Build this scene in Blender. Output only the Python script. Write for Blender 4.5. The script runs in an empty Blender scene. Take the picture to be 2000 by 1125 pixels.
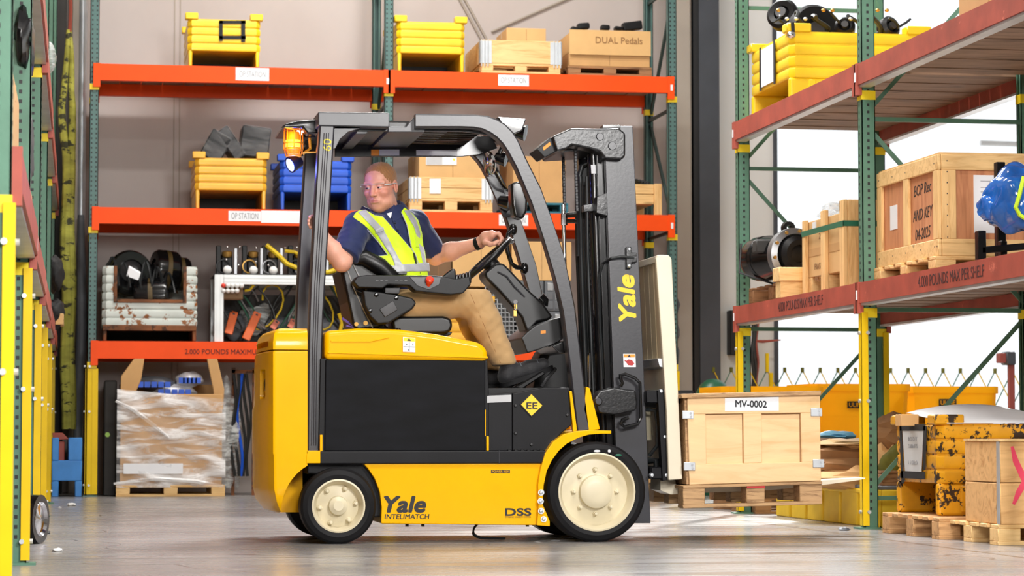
import bpy, bmesh, math, random
import numpy as np
from mathutils import Matrix, Vector
random.seed(7)
C = bpy.context.scene.collection
SC = bpy.context.scene
def S(r, g, b):
    f = lambda c: c / 12.92 if c <= 0.04045 else ((c + 0.055) / 1.055) ** 2.4
    return (f(r / 255), f(g / 255), f(b / 255), 1)
# ---------------------------------------------------------------- camera
FPX, CAM_H, TILT, YAW = 5000, 0.564, math.radians(3.234), math.radians(9.54)
cd = bpy.data.cameras.new('camera'); cam = bpy.data.objects.new('camera', cd); C.objects.link(cam)
cd.sensor_width = 36; cd.lens = 36 * FPX / 2000; cd.clip_end = 300
cam.location = (0, 0, CAM_H); cam.rotation_euler = (math.pi / 2 + TILT, 0, -YAW)
cd.dof.use_dof = True; cd.dof.focus_distance = 13.3; cd.dof.aperture_fstop = 6.3
SC.camera = cam
# ---------------------------------------------------------------- world, lamps, exposure
SC.view_settings.view_transform = 'Standard'; SC.view_settings.look = 'None'
SC.view_settings.exposure = 0.0; SC.view_settings.gamma = 1; SC.view_settings.use_curve_mapping = False
wd = bpy.data.worlds.new('overcast sky'); SC.world = wd; wd.use_nodes = True
bg = wd.node_tree.nodes['Background']; bg.inputs[0].default_value = (0.93, 0.97, 1, 1); bg.inputs[1].default_value = 1.15
def area_light(name, loc, target, sx, sy, power, col=(1, 1, 1)):
    l = bpy.data.lights.new(name, 'AREA'); l.shape = 'RECTANGLE'; l.size = sx; l.size_y = sy; l.energy = power; l.color = col
    o = bpy.data.objects.new(name, l); C.objects.link(o); o.location = loc
    o.rotation_euler = (Vector(target) - Vector(loc)).to_track_quat('-Z', 'Y').to_euler()
    return o
area_light('strobe_softbox_key', (4.0, 3.4, 4.0), (2.0, 13.5, 1.0), 1.3, 1.3, 560, (1, .98, .96))
area_light('strobe_softbox_fill', (1.2, 2.2, 2.9), (2.2, 14, 1.0), 1.4, 1.0, 340, (1, .97, .94))
for k, y in enumerate((9.5, 15.5, 21.0)):
    area_light('high_bay_or_fill_lamp', (2.3, y, 7.2), (2.3, y, 0), 3.6, .5, 330, (1, .97, .93))
lo_ = area_light('high_bay_or_fill_lamp', (4.0, 19.0, 6.6), (3.1, 13.6, 0), 1.6, 1.0, 170, (.97, .98, 1)); lo_.data.spread = math.radians(70)  # aimed lamp added to brighten the floor beside the right rack
sun = bpy.data.lights.new('sun', 'SUN'); sun.energy = 5; sun.angle = math.radians(2); sun.color = (1, .98, .95)
so = bpy.data.objects.new('sun', sun); C.objects.link(so); so.location = (10, 30, 12); so.rotation_euler = Vector((-4.6, -9.8, -6.3)).to_track_quat('-Z', 'Y').to_euler()
# ---------------------------------------------------------------- pixel -> place
_fw = np.array([math.sin(YAW) * math.cos(TILT), math.cos(YAW) * math.cos(TILT), math.sin(TILT)])
_rt = np.array([math.cos(YAW), -math.sin(YAW), 0.0]); _up = np.cross(_rt, _fw)
def at(px, py, Y):
    r = _fw * FPX + _rt * (px - 1000) - _up * (py - 562.5); k = Y / r[1]
    return (r[0] * k, Y, CAM_H + r[2] * k)
def atX(px, py, X):
    r = _fw * FPX + _rt * (px - 1000) - _up * (py - 562.5); k = X / r[0]
    return (X, r[1] * k, CAM_H + r[2] * k)
# ---------------------------------------------------------------- materials
MATS = {}
def new_mat(name):
    m = bpy.data.materials.new(name); m.use_nodes = True
    nt = m.node_tree; b = nt.nodes['Principled BSDF']; MATS[name] = m
    return m, nt, b
def N(nt, t, **kw):
    n = nt.nodes.new(t)
    for k, v in kw.items():
        if k.startswith('i_'): n.inputs[k[2:].replace('_', ' ')].default_value = v
        elif k.startswith('n_'): n.inputs[int(k[2:])].default_value = v
        else: setattr(n, k, v)
    return n
def coords(nt, scale=(1, 1, 1), rot=(0, 0, 0)):
    t = N(nt, 'ShaderNodeTexCoord'); mp = N(nt, 'ShaderNodeMapping')
    mp.inputs['Scale'].default_value = scale; mp.inputs['Rotation'].default_value = rot
    nt.links.new(t.outputs['Object'], mp.inputs['Vector']); return mp.outputs[0]
def ramp(nt, src, stops):
    r = N(nt, 'ShaderNodeValToRGB'); e = r.color_ramp.elements
    while len(e) < len(stops): e.new(0.5)
    for q, (p, c) in zip(e, stops): q.position = p; q.color = c if len(c) == 4 else (*c, 1)
    nt.links.new(src, r.inputs[0]); return r.outputs[0]
def mixc(nt, fac, a, b):
    m = N(nt, 'ShaderNodeMix', data_type='RGBA')
    for s, v in ((0, fac), (6, a), (7, b)):
        if isinstance(v, (tuple, list, float, int)): m.inputs[s].default_value = v
        else: nt.links.new(v, m.inputs[s])
    return m.outputs[2]
def noise(nt, vec, scale, detail=3, rough=.55, dist=0):
    n = N(nt, 'ShaderNodeTexNoise'); n.inputs['Scale'].default_value = scale; n.inputs['Detail'].default_value = detail
    n.inputs['Roughness'].default_value = rough; n.inputs['Distortion'].default_value = dist
    nt.links.new(vec, n.inputs['Vector']); return n.outputs[0]
def bump(nt, b, h, strength, dist=.01):
    u = N(nt, 'ShaderNodeBump'); u.inputs['Strength'].default_value = strength; u.inputs['Distance'].default_value = dist
    nt.links.new(h, u.inputs['Height']); nt.links.new(u.outputs[0], b.inputs['Normal'])
BW = ((0, 0, 0, 1), (1, 1, 1, 1))
def paint(name, col, rough=.4, metal=0, coat=0, wear=None, wscale=14, wthr=.62, var=.06, bmp=0, bscale=60, spec=None, stretch=(1, 1, 1)):
    m, nt, b = new_mat(name); v = coords(nt, stretch)
    n = noise(nt, v, 5, 4)
    d = tuple(c * (1 - var * 2.2) for c in col[:3]) + (1,)
    l = tuple(min(1, c * (1 + var)) for c in col[:3]) + (1,)
    c = ramp(nt, n, ((.3, d), (.7, l)))
    if wear:
        w = ramp(nt, noise(nt, v, wscale, 6, .65), ((wthr, BW[0]), (wthr + .03, BW[1])))
        c = mixc(nt, w, c, wear)
    nt.links.new(c, b.inputs['Base Color'])
    b.inputs['Roughness'].default_value = rough; b.inputs['Metallic'].default_value = metal
    b.inputs['Coat Weight'].default_value = coat; b.inputs['Coat Roughness'].default_value = .08
    if spec is not None: b.inputs['Specular IOR Level'].default_value = spec
    if bmp: bump(nt, b, noise(nt, v, bscale, 3), bmp, .004)
    return m
def wood(name, c1, c2, axis='x', scale=7, rough=.7, knots=True):
    m, nt, b = new_mat(name)
    s = {'x': (.12, 1, 1), 'y': (1, .12, 1), 'z': (1, 1, .12)}[axis]
    v = coords(nt, s)
    n = noise(nt, v, scale * 3.2, 6, .6, 1.6); n2 = noise(nt, coords(nt), 2.5, 2)
    c = ramp(nt, n, ((.32, c2), (.5, c1), (.72, tuple(min(1, x * 1.12) for x in c1[:3]) + (1,))))
    c = mixc(nt, ramp(nt, n2, ((.35, BW[0]), (.75, (.35, .35, .35, 1)))), c, c2)
    if knots:
        k = ramp(nt, noise(nt, coords(nt, tuple(q * 3 if q == 1 else .9 for q in s)), 3.1, 1), ((.72, BW[0]), (.76, (.7, .7, .7, 1))))
        c = mixc(nt, k, c, tuple(x * .45 for x in c2[:3]) + (1,))
    nt.links.new(c, b.inputs['Base Color']); b.inputs['Roughness'].default_value = rough
    bump(nt, b, n, .15, .004); return m
def emit(name, col, s):
    m, nt, b = new_mat(name); b.inputs['Base Color'].default_value = col
    b.inputs['Emission Color'].default_value = col; b.inputs['Emission Strength'].default_value = s; return m
def glassy(name, col, rough=.05, alpha=None, trans=1):
    m, nt, b = new_mat(name); b.inputs['Base Color'].default_value = col; b.inputs['Roughness'].default_value = rough
    b.inputs['Transmission Weight'].default_value = trans; b.inputs['IOR'].default_value = 1.3
    if alpha: b.inputs['Alpha'].default_value = alpha
    return m
paint('truck_yellow', S(247, 183, 0), .3, coat=.2, var=.02, spec=.1)
paint('truck_black', S(16, 16, 20), .42, spec=.2, var=.15, bmp=.05, bscale=140)
paint('guard_black', S(44, 44, 50), .32, spec=.6, var=.1, bmp=.05, bscale=60)
paint('cast_black', S(18, 18, 21), .3, var=.2, bmp=.22, bscale=55)
paint('battery_black', S(11, 12, 17), .5, spec=.12, var=.3, stretch=(1, 1, 3), bmp=.03)
paint('gloss_black', S(16, 16, 18), .18, var=.2)
paint('plastic_black', S(13, 13, 15), .42, spec=.3, var=.1, bmp=.05, bscale=300)
paint('vinyl_black', S(11, 11, 13), .36, var=.15, bmp=.05, bscale=300)
paint('rubber', S(17, 17, 20), .6, spec=.25, var=.2, bmp=.2, bscale=40)
paint('wheel_cream', S(222, 211, 180), .4, var=.04)
paint('plate_cream', S(226, 217, 194), .42, var=.03)
paint('rib_tan', S(205, 186, 150), .5, var=.05)
paint('steel_grey', S(150, 152, 155), .35, metal=.8, var=.1)
paint('chrome', S(215, 215, 220), .12, metal=1, var=.02)
paint('galv', S(200, 205, 210), .4, metal=.6, var=.08)
paint('dark_steel', S(58, 58, 60), .45, metal=.3, var=.2)
paint('rack_green', S(84, 128, 106), .5, var=.08, bmp=.1)
paint('rack_teal', S(78, 112, 108), .5, var=.06)
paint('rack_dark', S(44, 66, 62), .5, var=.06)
paint('beam_orange', S(246, 80, 10), .5, var=.03, spec=.25)
paint('beam_red', S(172, 78, 62), .5, var=.12, wear=S(205, 110, 90), wscale=6, wthr=.66)
paint('guard_yellow', S(238, 198, 0), .45, spec=.3, var=.04, wear=S(110, 95, 20), wscale=26, wthr=.76)
paint('tape_yellow', S(252, 224, 20), .5, var=.02)
paint('bin_yellow', S(250, 205, 20), .4, var=.06, coat=.2, wear=S(90, 66, 30), wscale=22, wthr=.73)
paint('bin_amber', S(238, 178, 40), .4, var=.06, coat=.2, wear=S(80, 55, 25), wscale=22, wthr=.72)
paint('bin_bright', S(252, 210, 25), .4, var=.05, coat=.25, wear=S(190, 140, 20), wscale=16, wthr=.72)
paint('bin_worn', S(228, 162, 16), .45, var=.1, coat=.1, wear=S(52, 36, 22), wscale=18, wthr=.555)
paint('bin_blue', S(18, 84, 205), .38, var=.08, spec=.4)
paint('bin_white_rust', S(205, 212, 206), .55, var=.06, wear=S(140, 84, 36), wscale=9, wthr=.545)
paint('rust', S(128, 78, 44), .8, var=.3, wear=S(70, 44, 28), wscale=12, wthr=.55)
paint('cardboard', S(205, 160, 105), .8, var=.04)
paint('cardboard_tan', S(218, 176, 118), .8, var=.04)
paint('cardboard_dark', S(150, 108, 68), .85, var=.1)
paint('cardboard_shade', S(120, 92, 66), .85, var=.1)
paint('tape_clear', S(214, 178, 128), .3, var=.03)
paint('paper', S(236, 238, 242), .6, var=.02)
paint('paper_grey', S(196, 198, 200), .7, var=.05)
paint('ink', S(30, 30, 36), .6)
paint('ink_grey', S(150, 152, 158), .7)
paint('stencil', S(64, 24, 22), .7)
paint('logo_yellow', S(250, 205, 10), .45, var=.02)
paint('decal_orange', S(240, 150, 40), .5)
paint('decal_red', S(185, 40, 40), .5)
paint('button_red', S(230, 60, 35), .35)
paint('blue_steel', S(58, 132, 205), .5, var=.08, wear=S(110, 100, 90), wscale=12, wthr=.66)
paint('red_steel', S(150, 66, 50), .55, var=.1)
paint('orange_steel', S(214, 96, 32), .5, var=.1)
paint('bracket_pink', S(205, 120, 100), .5, var=.1)
paint('alu', S(214, 218, 218), .4, metal=.25, var=.04)
paint('grey_plastic', S(98, 102, 108), .55, var=.05)
paint('hose_yellow', S(222, 190, 20), .5, var=.1)
paint('hose_dark', S(30, 34, 36), .45, var=.2)
paint('hose_green', S(40, 90, 70), .5, var=.1)
paint('brass', S(190, 150, 80), .35, metal=.7, var=.1)
paint('uline_yellow', S(255, 180, 0), .6, var=.03, spec=.1)
paint('jersey_yellow', S(240, 200, 40), .55, var=.06, wear=S(120, 95, 30), wscale=15, wthr=.75)
paint('tank_green', S(30, 92, 66), .35, var=.1)
paint('post_red', S(150, 72, 64), .55, var=.1)
paint('pink_paint', S(240, 70, 100), .6, var=.05)
paint('strap_green', S(30, 110, 84), .4, var=.05)
paint('olive_cloth', S(112, 110, 30), .8, var=.15)
paint('cloth_black', S(20, 20, 22), .7, var=.2)
paint('white_foam', S(238, 238, 236), .7, var=.04)
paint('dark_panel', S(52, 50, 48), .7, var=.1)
paint('green_sticker', S(190, 240, 120), .6)
paint('purple_hose', S(100, 80, 160), .5)
paint('tyre_brown', S(88, 70, 34), .5, var=.2)
paint('teal_pallet', S(30, 110, 130), .6, var=.1)
wood('pine', S(236, 198, 138), S(212, 166, 104))
wood('pine_z', S(234, 194, 134), S(208, 160, 98), 'z')
wood('ply_pale', S(236, 200, 152), S(218, 178, 126), 'x', 3.4, knots=False)
wood('ply_red', S(206, 142, 98), S(178, 112, 74), 'z', 4, knots=False)
wood('pallet_wood', S(206, 160, 108), S(150, 106, 64))
wood('pallet_dark', S(160, 118, 78), S(104, 72, 44))
wood('ply_layers', S(192, 154, 110), S(124, 90, 58), 'x', 14, knots=False)
wood('deck', S(168, 138, 116), S(104, 82, 68), 'x', 4)
wood('worn_crate', S(228, 180, 120), S(200, 146, 88), 'x', 4)
paint('sling_web', S(172, 170, 70), .75, var=.2, wear=S(60, 60, 36), wscale=7, wthr=.56, stretch=(1, 1, 2))
emit('lamp_amber', (1, .2, .004, 1), .7); emit('lamp_core', (1, .5, .05, 1), 1.8)
emit('lamp_blue', (.32, .42, 1, 1), 2.4)
emit('lamp_white', (1, .96, .92, 1), 3)
emit('spark', (1, .85, .7, 1), 3)
glassy('amber_lens', (1, .45, .03, 1), .1)
glassy('clear_lens', (1, 1, 1, 1), .03)
# stretch film: thin clear shell with crinkles and highlights painted in as white opacity
def film(name, alpha=.3, tint=(1, 1, 1, 1), scale=9, lo=.06):
    m, nt, b = new_mat(name); v = coords(nt, (.7, .7, 3.2), (0, .45, 0))
    n = noise(nt, v, scale, 5, .6, .8)
    b.inputs['Base Color'].default_value = tint; b.inputs['Roughness'].default_value = .2
    a = ramp(nt, n, ((.42, (lo,) * 3), (.6, (alpha,) * 3)))
    nt.links.new(a, b.inputs['Alpha']); bump(nt, b, n, .6, .03); return m
film('stretch_film', .85, (.92, .92, .92, 1), 3.2, .12); film('case_film', .1, (.8, .8, .82, 1), 2.5, .01); film('bag_film', .6, (.9, .95, .95, 1), 7, .15)
paint('blue_bag', S(36, 110, 205), .14, var=.25, coat=.6, bmp=.5, bscale=14)
# translucent moulded plastic of the tubs
m, nt, b_ = MATS['uline_yellow'], MATS['uline_yellow'].node_tree, MATS['uline_yellow'].node_tree.nodes['Principled BSDF']
tr = N(nt, 'ShaderNodeBsdfTranslucent'); tr.inputs[0].default_value = S(255, 232, 120); mx = N(nt, 'ShaderNodeMixShader'); mx.inputs[0].default_value = .32
nt.links.new(b_.outputs[0], mx.inputs[1]); nt.links.new(tr.outputs[0], mx.inputs[2]); nt.links.new(mx.outputs[0], nt.nodes['Material Output'].inputs[0])
# concrete floor
def floor_mat():
    m, nt, b = new_mat('concrete'); v = coords(nt)
    n1 = noise(nt, v, .7, 6, .6, .6); n2 = noise(nt, coords(nt, (.25, 2.2, 1)), 2.4, 5, .6); n3 = noise(nt, v, 60, 3)
    c = ramp(nt, n1, ((.3, S(126, 124, 123)), (.5, S(146, 144, 143)), (.72, S(170, 168, 167))))
    c = mixc(nt, ramp(nt, n2, ((.42, BW[0]), (.7, (.55, .55, .55, 1)))), c, S(104, 101, 99))
    vo = N(nt, 'ShaderNodeTexVoronoi', feature='DISTANCE_TO_EDGE'); vo.inputs['Scale'].default_value = .42
    w = N(nt, 'ShaderNodeVectorMath', operation='ADD'); nn = N(nt, 'ShaderNodeTexNoise'); nn.inputs['Scale'].default_value = 1.1
    nt.links.new(v, nn.inputs['Vector']); nt.links.new(v, w.inputs[0]); nt.links.new(nn.outputs[1], w.inputs[1]); nt.links.new(w.outputs[0], vo.inputs['Vector'])
    crack = ramp(nt, vo.outputs[0], ((0, (.8, .8, .8)), (.004, (0, 0, 0))))
    c = mixc(nt, crack, c, S(70, 64, 60))
    sx = N(nt, 'ShaderNodeSeparateXYZ'); nt.links.new(v, sx.inputs[0])
    for q, sp, off in ((1, 3.05, .55), (0, 6.1, 1.9)):
        a = N(nt, 'ShaderNodeMath', operation='ADD'); a.inputs[1].default_value = off; nt.links.new(sx.outputs[q], a.inputs[0])
        mo = N(nt, 'ShaderNodeMath', operation='PINGPONG'); mo.inputs[1].default_value = sp / 2; nt.links.new(a.outputs[0], mo.inputs[0])
        c = mixc(nt, ramp(nt, mo.outputs[0], ((0, (.75, .75, .75)), (.012, (.75, .75, .75)), (.02, (0, 0, 0)))), c, S(82, 75, 70))
    nt.links.new(c, b.inputs['Base Color'])
    r = ramp(nt, n2, ((.3, (.16, .16, .16)), (.75, (.38, .38, .38)))); nt.links.new(r, b.inputs['Roughness'])
    bump(nt, b, n2, .12, .01)
floor_mat()
def wall_mat(name, c1, c2):
    m, nt, b = new_mat(name); v = coords(nt, (1, 1, .6)); n = noise(nt, v, .8, 5)
    nt.links.new(ramp(nt, n, ((.3, c2), (.7, c1))), b.inputs['Base Color']); b.inputs['Roughness'].default_value = .7
wall_mat('wall_grey', S(196, 187, 183), S(184, 174, 170))
wall_mat('wall_white', S(236, 236, 234), S(226, 226, 224))
wall_mat('wall_beige', S(178, 168, 156), S(160, 150, 140))
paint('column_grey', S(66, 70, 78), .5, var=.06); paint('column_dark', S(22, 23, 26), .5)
# ---------------------------------------------------------------- mesh helpers
WM = {}
def world_m(o): return WM.get(o.name, Matrix()) if o else Matrix()
class MB:
    def __init__(s): s.v = []; s.f = []; s.mi = []; s.m = 0
    def add(s, vs, fs, M=None):
        k = len(s.v)
        s.v += [tuple(M @ Vector(p)) for p in vs] if M else [tuple(p) for p in vs]
        s.f += [tuple(i + k for i in f) for f in fs]; s.mi += [s.m] * len(fs); return s
    def frombm(s, bm, M=None):
        bm.verts.index_update(); s.add([v.co[:] for v in bm.verts], [[v.index for v in f.verts] for f in bm.faces], M); bm.free(); return s
    def box(s, x0, x1, y0, y1, z0, z1, b=0, M=None, seg=1):
        x0, x1 = sorted((x0, x1)); y0, y1 = sorted((y0, y1)); z0, z1 = sorted((z0, z1))
        vs = [(x, y, z) for x in (x0, x1) for y in (y0, y1) for z in (z0, z1)]
        fs = [(0, 1, 3, 2), (4, 6, 7, 5), (0, 4, 5, 1), (2, 3, 7, 6), (0, 2, 6, 4), (1, 5, 7, 3)]
        if not b: return s.add(vs, fs, M)
        return s._bev(vs, fs, min(b, .45 * min(x1 - x0, y1 - y0, z1 - z0)), M, seg)
    def _bev(s, vs, fs, b, M=None, seg=1):
        bm = bmesh.new(); q = [bm.verts.new(p) for p in vs]
        for f in fs: bm.faces.new([q[i] for i in f])
        bmesh.ops.recalc_face_normals(bm, faces=bm.faces[:])
        es = [e for e in bm.edges if len(e.link_faces) == 2 and e.calc_face_angle(0) > .35]
        bmesh.ops.bevel(bm, geom=es, offset=b, segments=seg, affect='EDGES', profile=.5, clamp_overlap=True)
        return s.frombm(bm, M)
    def prism(s, pts, d, b=0, M=None, seg=1):
        """pts: closed 3-D polygon, d: extrusion vector"""
        n = len(pts); vs = [tuple(p) for p in pts] + [tuple(p[i] + d[i] for i in range(3)) for p in pts]
        fs = [tuple(range(n)), tuple(range(2 * n - 1, n - 1, -1))] + [(i, (i + 1) % n, n + (i + 1) % n, n + i) for i in range(n)]
        return s._bev(vs, fs, b, M, seg) if b else s.add(vs, fs, M)
    def loft(s, rings, cap=True, closed=True, M=None):
        n = len(rings[0]); vs = [p for r in rings for p in r]; fs = []
        for a in range(len(rings) - 1):
            for i in range(n if closed else n - 1):
                j = (i + 1) % n; fs.append((a * n + i, a * n + j, (a + 1) * n + j, (a + 1) * n + i))
        if cap and closed: fs += [tuple(range(n))[::-1], tuple(range((len(rings) - 1) * n, len(rings) * n))]
        return s.add(vs, fs, M)
    def tube(s, pts, r, n=8, cap=True, M=None, closed=False):
        P = [Vector(p) for p in pts]; R = r if isinstance(r, (list, tuple)) else [r] * len(P)
        rings = []; u = None
        for i, p in enumerate(P):
            a = P[i - 1] if (i or closed) else P[0]; c = P[(i + 1) % len(P)] if (i < len(P) - 1 or closed) else P[i]
            t = (c - a).normalized()
            if t.length == 0: t = Vector((0, 0, 1))
            if u is None: u = t.orthogonal().normalized()
            u = (u - t * u.dot(t)).normalized(); w = t.cross(u)
            rings.append([tuple(p + (u * math.cos(k * 2 * math.pi / n) + w * math.sin(k * 2 * math.pi / n)) * R[i]) for k in range(n)])
        if closed: rings.append(rings[0])
        return s.loft(rings, cap and not closed, True, M)
    def cyl(s, p0, p1, r0, r1=None, n=16, M=None): return s.tube([p0, p1], [r0, r0 if r1 is None else r1], n, True, M)
    def lathe(s, prof, o, ax, n=32, M=None):
        """prof: list of (radius, height along ax)"""
        ax = Vector(ax).normalized(); u = ax.orthogonal().normalized(); w = ax.cross(u); o = Vector(o)
        rings = [[tuple(o + ax * h + (u * math.cos(k * 2 * math.pi / n) + w * math.sin(k * 2 * math.pi / n)) * max(r, 1e-5)) for k in range(n)] for r, h in prof]
        return s.loft(rings, False, True, M)
    def ell(s, c, r, n=16, M=None):
        prof = [(math.sin(math.pi * i / n), -math.cos(math.pi * i / n)) for i in range(n + 1)]
        rings = [[(c[0] + r[0] * q * math.cos(k * 2 * math.pi / n), c[1] + r[1] * q * math.sin(k * 2 * math.pi / n), c[2] + r[2] * h) for k in range(n)] for q, h in prof]
        rings[0] = [(c[0] + 1e-5 * math.cos(k), c[1] + 1e-5 * math.sin(k), c[2] - r[2]) for k in range(n)]
        rings[-1] = [(c[0] + 1e-5 * math.cos(k), c[1] + 1e-5 * math.sin(k), c[2] + r[2]) for k in range(n)]
        return s.loft(rings, True, True, M)
    def grid(s, fn, nu, nv, M=None):
        vs = [fn(i / nu, j / nv) for j in range(nv + 1) for i in range(nu + 1)]
        fs = [(j * (nu + 1) + i, j * (nu + 1) + i + 1, (j + 1) * (nu + 1) + i + 1, (j + 1) * (nu + 1) + i) for j in range(nv) for i in range(nu)]
        return s.add(vs, fs, M)
    def build(s, name, mat, parent=None, ang=38, world=True, recalc=True):
        me = bpy.data.meshes.new(name); vs = s.v
        if world and parent is not None:
            Mi = world_m(parent).inverted(); vs = [tuple(Mi @ Vector(p)) for p in vs]
        bm = bmesh.new(); q = [bm.verts.new(p) for p in vs]; bm.verts.ensure_lookup_table()
        for f, mi in zip(s.f, s.mi):
            try: fc = bm.faces.new([q[i] for i in f]); fc.material_index = mi
            except ValueError: pass
        if recalc: bmesh.ops.recalc_face_normals(bm, faces=bm.faces[:])
        bm.to_mesh(me); bm.free()
        for m in (mat if isinstance(mat, (list, tuple)) else [mat]): me.materials.append(MATS[m])
        me.shade_smooth(); me.set_sharp_from_angle(angle=math.radians(ang))
        o = bpy.data.objects.new(name, me); C.objects.link(o)
        if parent is not None: o.parent = parent; WM[o.name] = world_m(parent).copy()
        wn = o.modifiers.new('weighted', 'WEIGHTED_NORMAL'); wn.keep_sharp = True; wn.weight = 60
        return o
def thing(name, label, cat, loc=(0, 0, 0), rz=0, group=None, ry=0):
    o = bpy.data.objects.new(name, None); C.objects.link(o); o.empty_display_size = .1
    o.location = loc; o.rotation_euler = (0, ry, rz); o['label'] = label; o['category'] = cat
    if group: o['group'] = group
    WM[o.name] = Matrix.Translation(loc) @ Matrix.Rotation(rz, 4, 'Z') @ Matrix.Rotation(ry, 4, 'Y')
    return o
def tag(o, label, cat, group=None):
    o['label'] = label; o['category'] = cat
    if group: o['group'] = group
    return o
def struct(o): o['kind'] = 'structure'; return o
def text(body, name, mat, parent, o, ux, uy, h, align='CENTER', bold=0, shear=0, sx=1, depth=.0006, w=None, heavy=0):
    """lettering with cap height h at o; ux = reading direction, uy = up; w forces the total width"""
    cu = bpy.data.curves.new(name, 'FONT'); cu.body = body; cu.align_x = align; cu.align_y = 'CENTER'
    cu.offset = bold; cu.shear = shear; cu.extrude = depth; cu.size = 1; cu.resolution_u = 4
    t = bpy.data.objects.new('tmp', cu); C.objects.link(t)
    dg = bpy.context.evaluated_depsgraph_get(); me = bpy.data.meshes.new_from_object(t.evaluated_get(dg))
    bpy.data.objects.remove(t); bpy.data.curves.remove(cu)
    xs = [v.co.x for v in me.vertices]; ys = [v.co.y for v in me.vertices]
    if not xs: return None
    sy = h / (max(ys) - min(ys)); s_x = sy * sx if w is None else w / (max(xs) - min(xs))
    cx = (max(xs) + min(xs)) / 2 if align == 'CENTER' else min(xs); cy = (max(ys) + min(ys)) / 2
    ux = Vector(ux).normalized(); uy = Vector(uy).normalized(); uz = ux.cross(uy); o = Vector(o)
    Mi = world_m(parent).inverted() if parent else Matrix()
    for v in me.vertices:
        v.co = Mi @ (o + ux * (v.co.x - cx) * s_x + uy * (v.co.y - cy) * sy + uz * (v.co.z))
    if heavy:
        bm = bmesh.new()
        for k in range(6):
            t0 = bm.verts[:]; bm.from_mesh(me); nv = [v for v in bm.verts if v not in set(t0)]
            s = ux * math.cos(k * 1.047) * heavy * h + uy * math.sin(k * 1.047) * heavy * h + uz * k * 2e-5
            for v in nv: v.co += Mi.to_3x3() @ s
        bm.to_mesh(me); bm.free()
    me.name = name; me.materials.clear(); me.materials.append(MATS[mat])
    ob = bpy.data.objects.new(name, me); C.objects.link(ob)
    if parent: ob.parent = parent; WM[ob.name] = world_m(parent).copy()
    return ob
XA, YA, ZA = (1, 0, 0), (0, 1, 0), (0, 0, 1)
def bake(o):
    """apply the modifiers of o to its mesh"""
    dg = bpy.context.evaluated_depsgraph_get(); me = bpy.data.meshes.new_from_object(o.evaluated_get(dg))
    o.modifiers.clear(); o.data = me; me.shade_smooth(); me.set_sharp_from_angle(angle=math.radians(35)); return o
def cut(o, cutter):
    o.modifiers.clear(); cutter.modifiers.clear(); m = o.modifiers.new('cut', 'BOOLEAN'); m.operation = 'DIFFERENCE'; m.object = cutter; m.solver = 'FAST'
    bpy.context.view_layer.update(); bake(o); bpy.data.objects.remove(cutter); wn = o.modifiers.new('weighted', 'WEIGHTED_NORMAL'); wn.keep_sharp = True; wn.weight = 60; return o
# ================================================================ the building
YW = 24.35   # back wall
b = MB(); b.box(-8, 14, -8, YW + .0, -.2, 0); struct(b.build('floor', 'concrete'))
b = MB(); b.box(-8, 60, YW, 80, -.2, -.02); o = struct(b.build('pavement', 'white_foam'))
b = MB(); b.box(-8, 5.83, YW, YW + .25, 0, 8)
struct(b.build('wall_back', 'wall_grey'))
b = MB()
for px in (338, 349): x = at(px, 300, YW)[0]; b.box(x, x + .012, YW - .004, YW, 0, 8)
for p, q in (((893, -10), (943, 82)), ((903, -10), (951, 78)), ((1120, -8), (960, 62))): b.tube([at(*p, YW - .02), at(*q, YW - .02)], .012, 6)
struct(b.build('trim_1', 'wall_beige'))
b = MB(); b.box(5.62, 5.81, YW - .3, YW - .02, 0, 8, .02); struct(b.build('trim_2', 'wall_beige'))
# steel column: H section with a dark web side
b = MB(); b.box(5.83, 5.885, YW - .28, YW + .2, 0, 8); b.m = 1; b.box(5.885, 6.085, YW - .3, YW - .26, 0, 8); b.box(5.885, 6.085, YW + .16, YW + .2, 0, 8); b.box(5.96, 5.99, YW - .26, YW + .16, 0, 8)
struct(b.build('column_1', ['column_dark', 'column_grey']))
b = MB(); b.box(6.085, 6.70, YW, YW + .25, 0, 8); struct(b.build('wall_right', 'wall_white'))
b = MB(); b.box(6.70, 6.735, YW - .04, YW + .26, 0, 7.7); b.box(6.70, 13.5, YW - .04, YW + .26, 7.7, 7.8); b.box(13.4, 13.5, YW - .04, YW + .26, 0, 7.7); b.m = 1; b.box(6.735, 6.76, YW + .1, YW + .14, 0, 7.7)
struct(b.build('door_1', ['column_grey', 'galv']))
b = MB(); b.box(6.70, 14, YW, YW + .25, 7.8, 8); struct(b.build('wall_lintel', 'wall_white'))
b = MB(); b.box(-2.0, -1.8, -8, YW, 0, 8); struct(b.build('wall_left', 'wall_beige'))
b = MB(); b.box(-8, 14, 2, YW + .25, 8, 8.2); struct(b.build('ceiling', 'wall_white'))
b = MB(); b.box(-8, 14, -8.2, -8, 0, 8); struct(b.build('wall_front', 'wall_beige'))
b = MB(); b.box(-2, 14, -8, 2.2, 8, 8.2); struct(b.build('ceiling_front', 'wall_white'))
b = MB(); b.box(13.6, 13.8, -8, YW, 0, 8); struct(b.build('wall_side', 'wall_white'))
# pipes in the back left corner
b = MB()
for x, r in ((-.02, .035), (.0, .02)):
    b.tube([(x - .0, YW - .12 - r, 0), (x, YW - .12 - r, 8)], r, 10)
struct(b.build('trim_3', 'galv'))
b = MB(); b.box(-.42, -.17, YW - .26, YW - .02, 0, 8, .01); struct(b.build('column_2', 'dark_panel'))
b = MB(); b.box(-.12, -.04, YW - .16, YW - .02, 0, 8, .01); struct(b.build('trim_4', 'wall_beige'))

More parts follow.
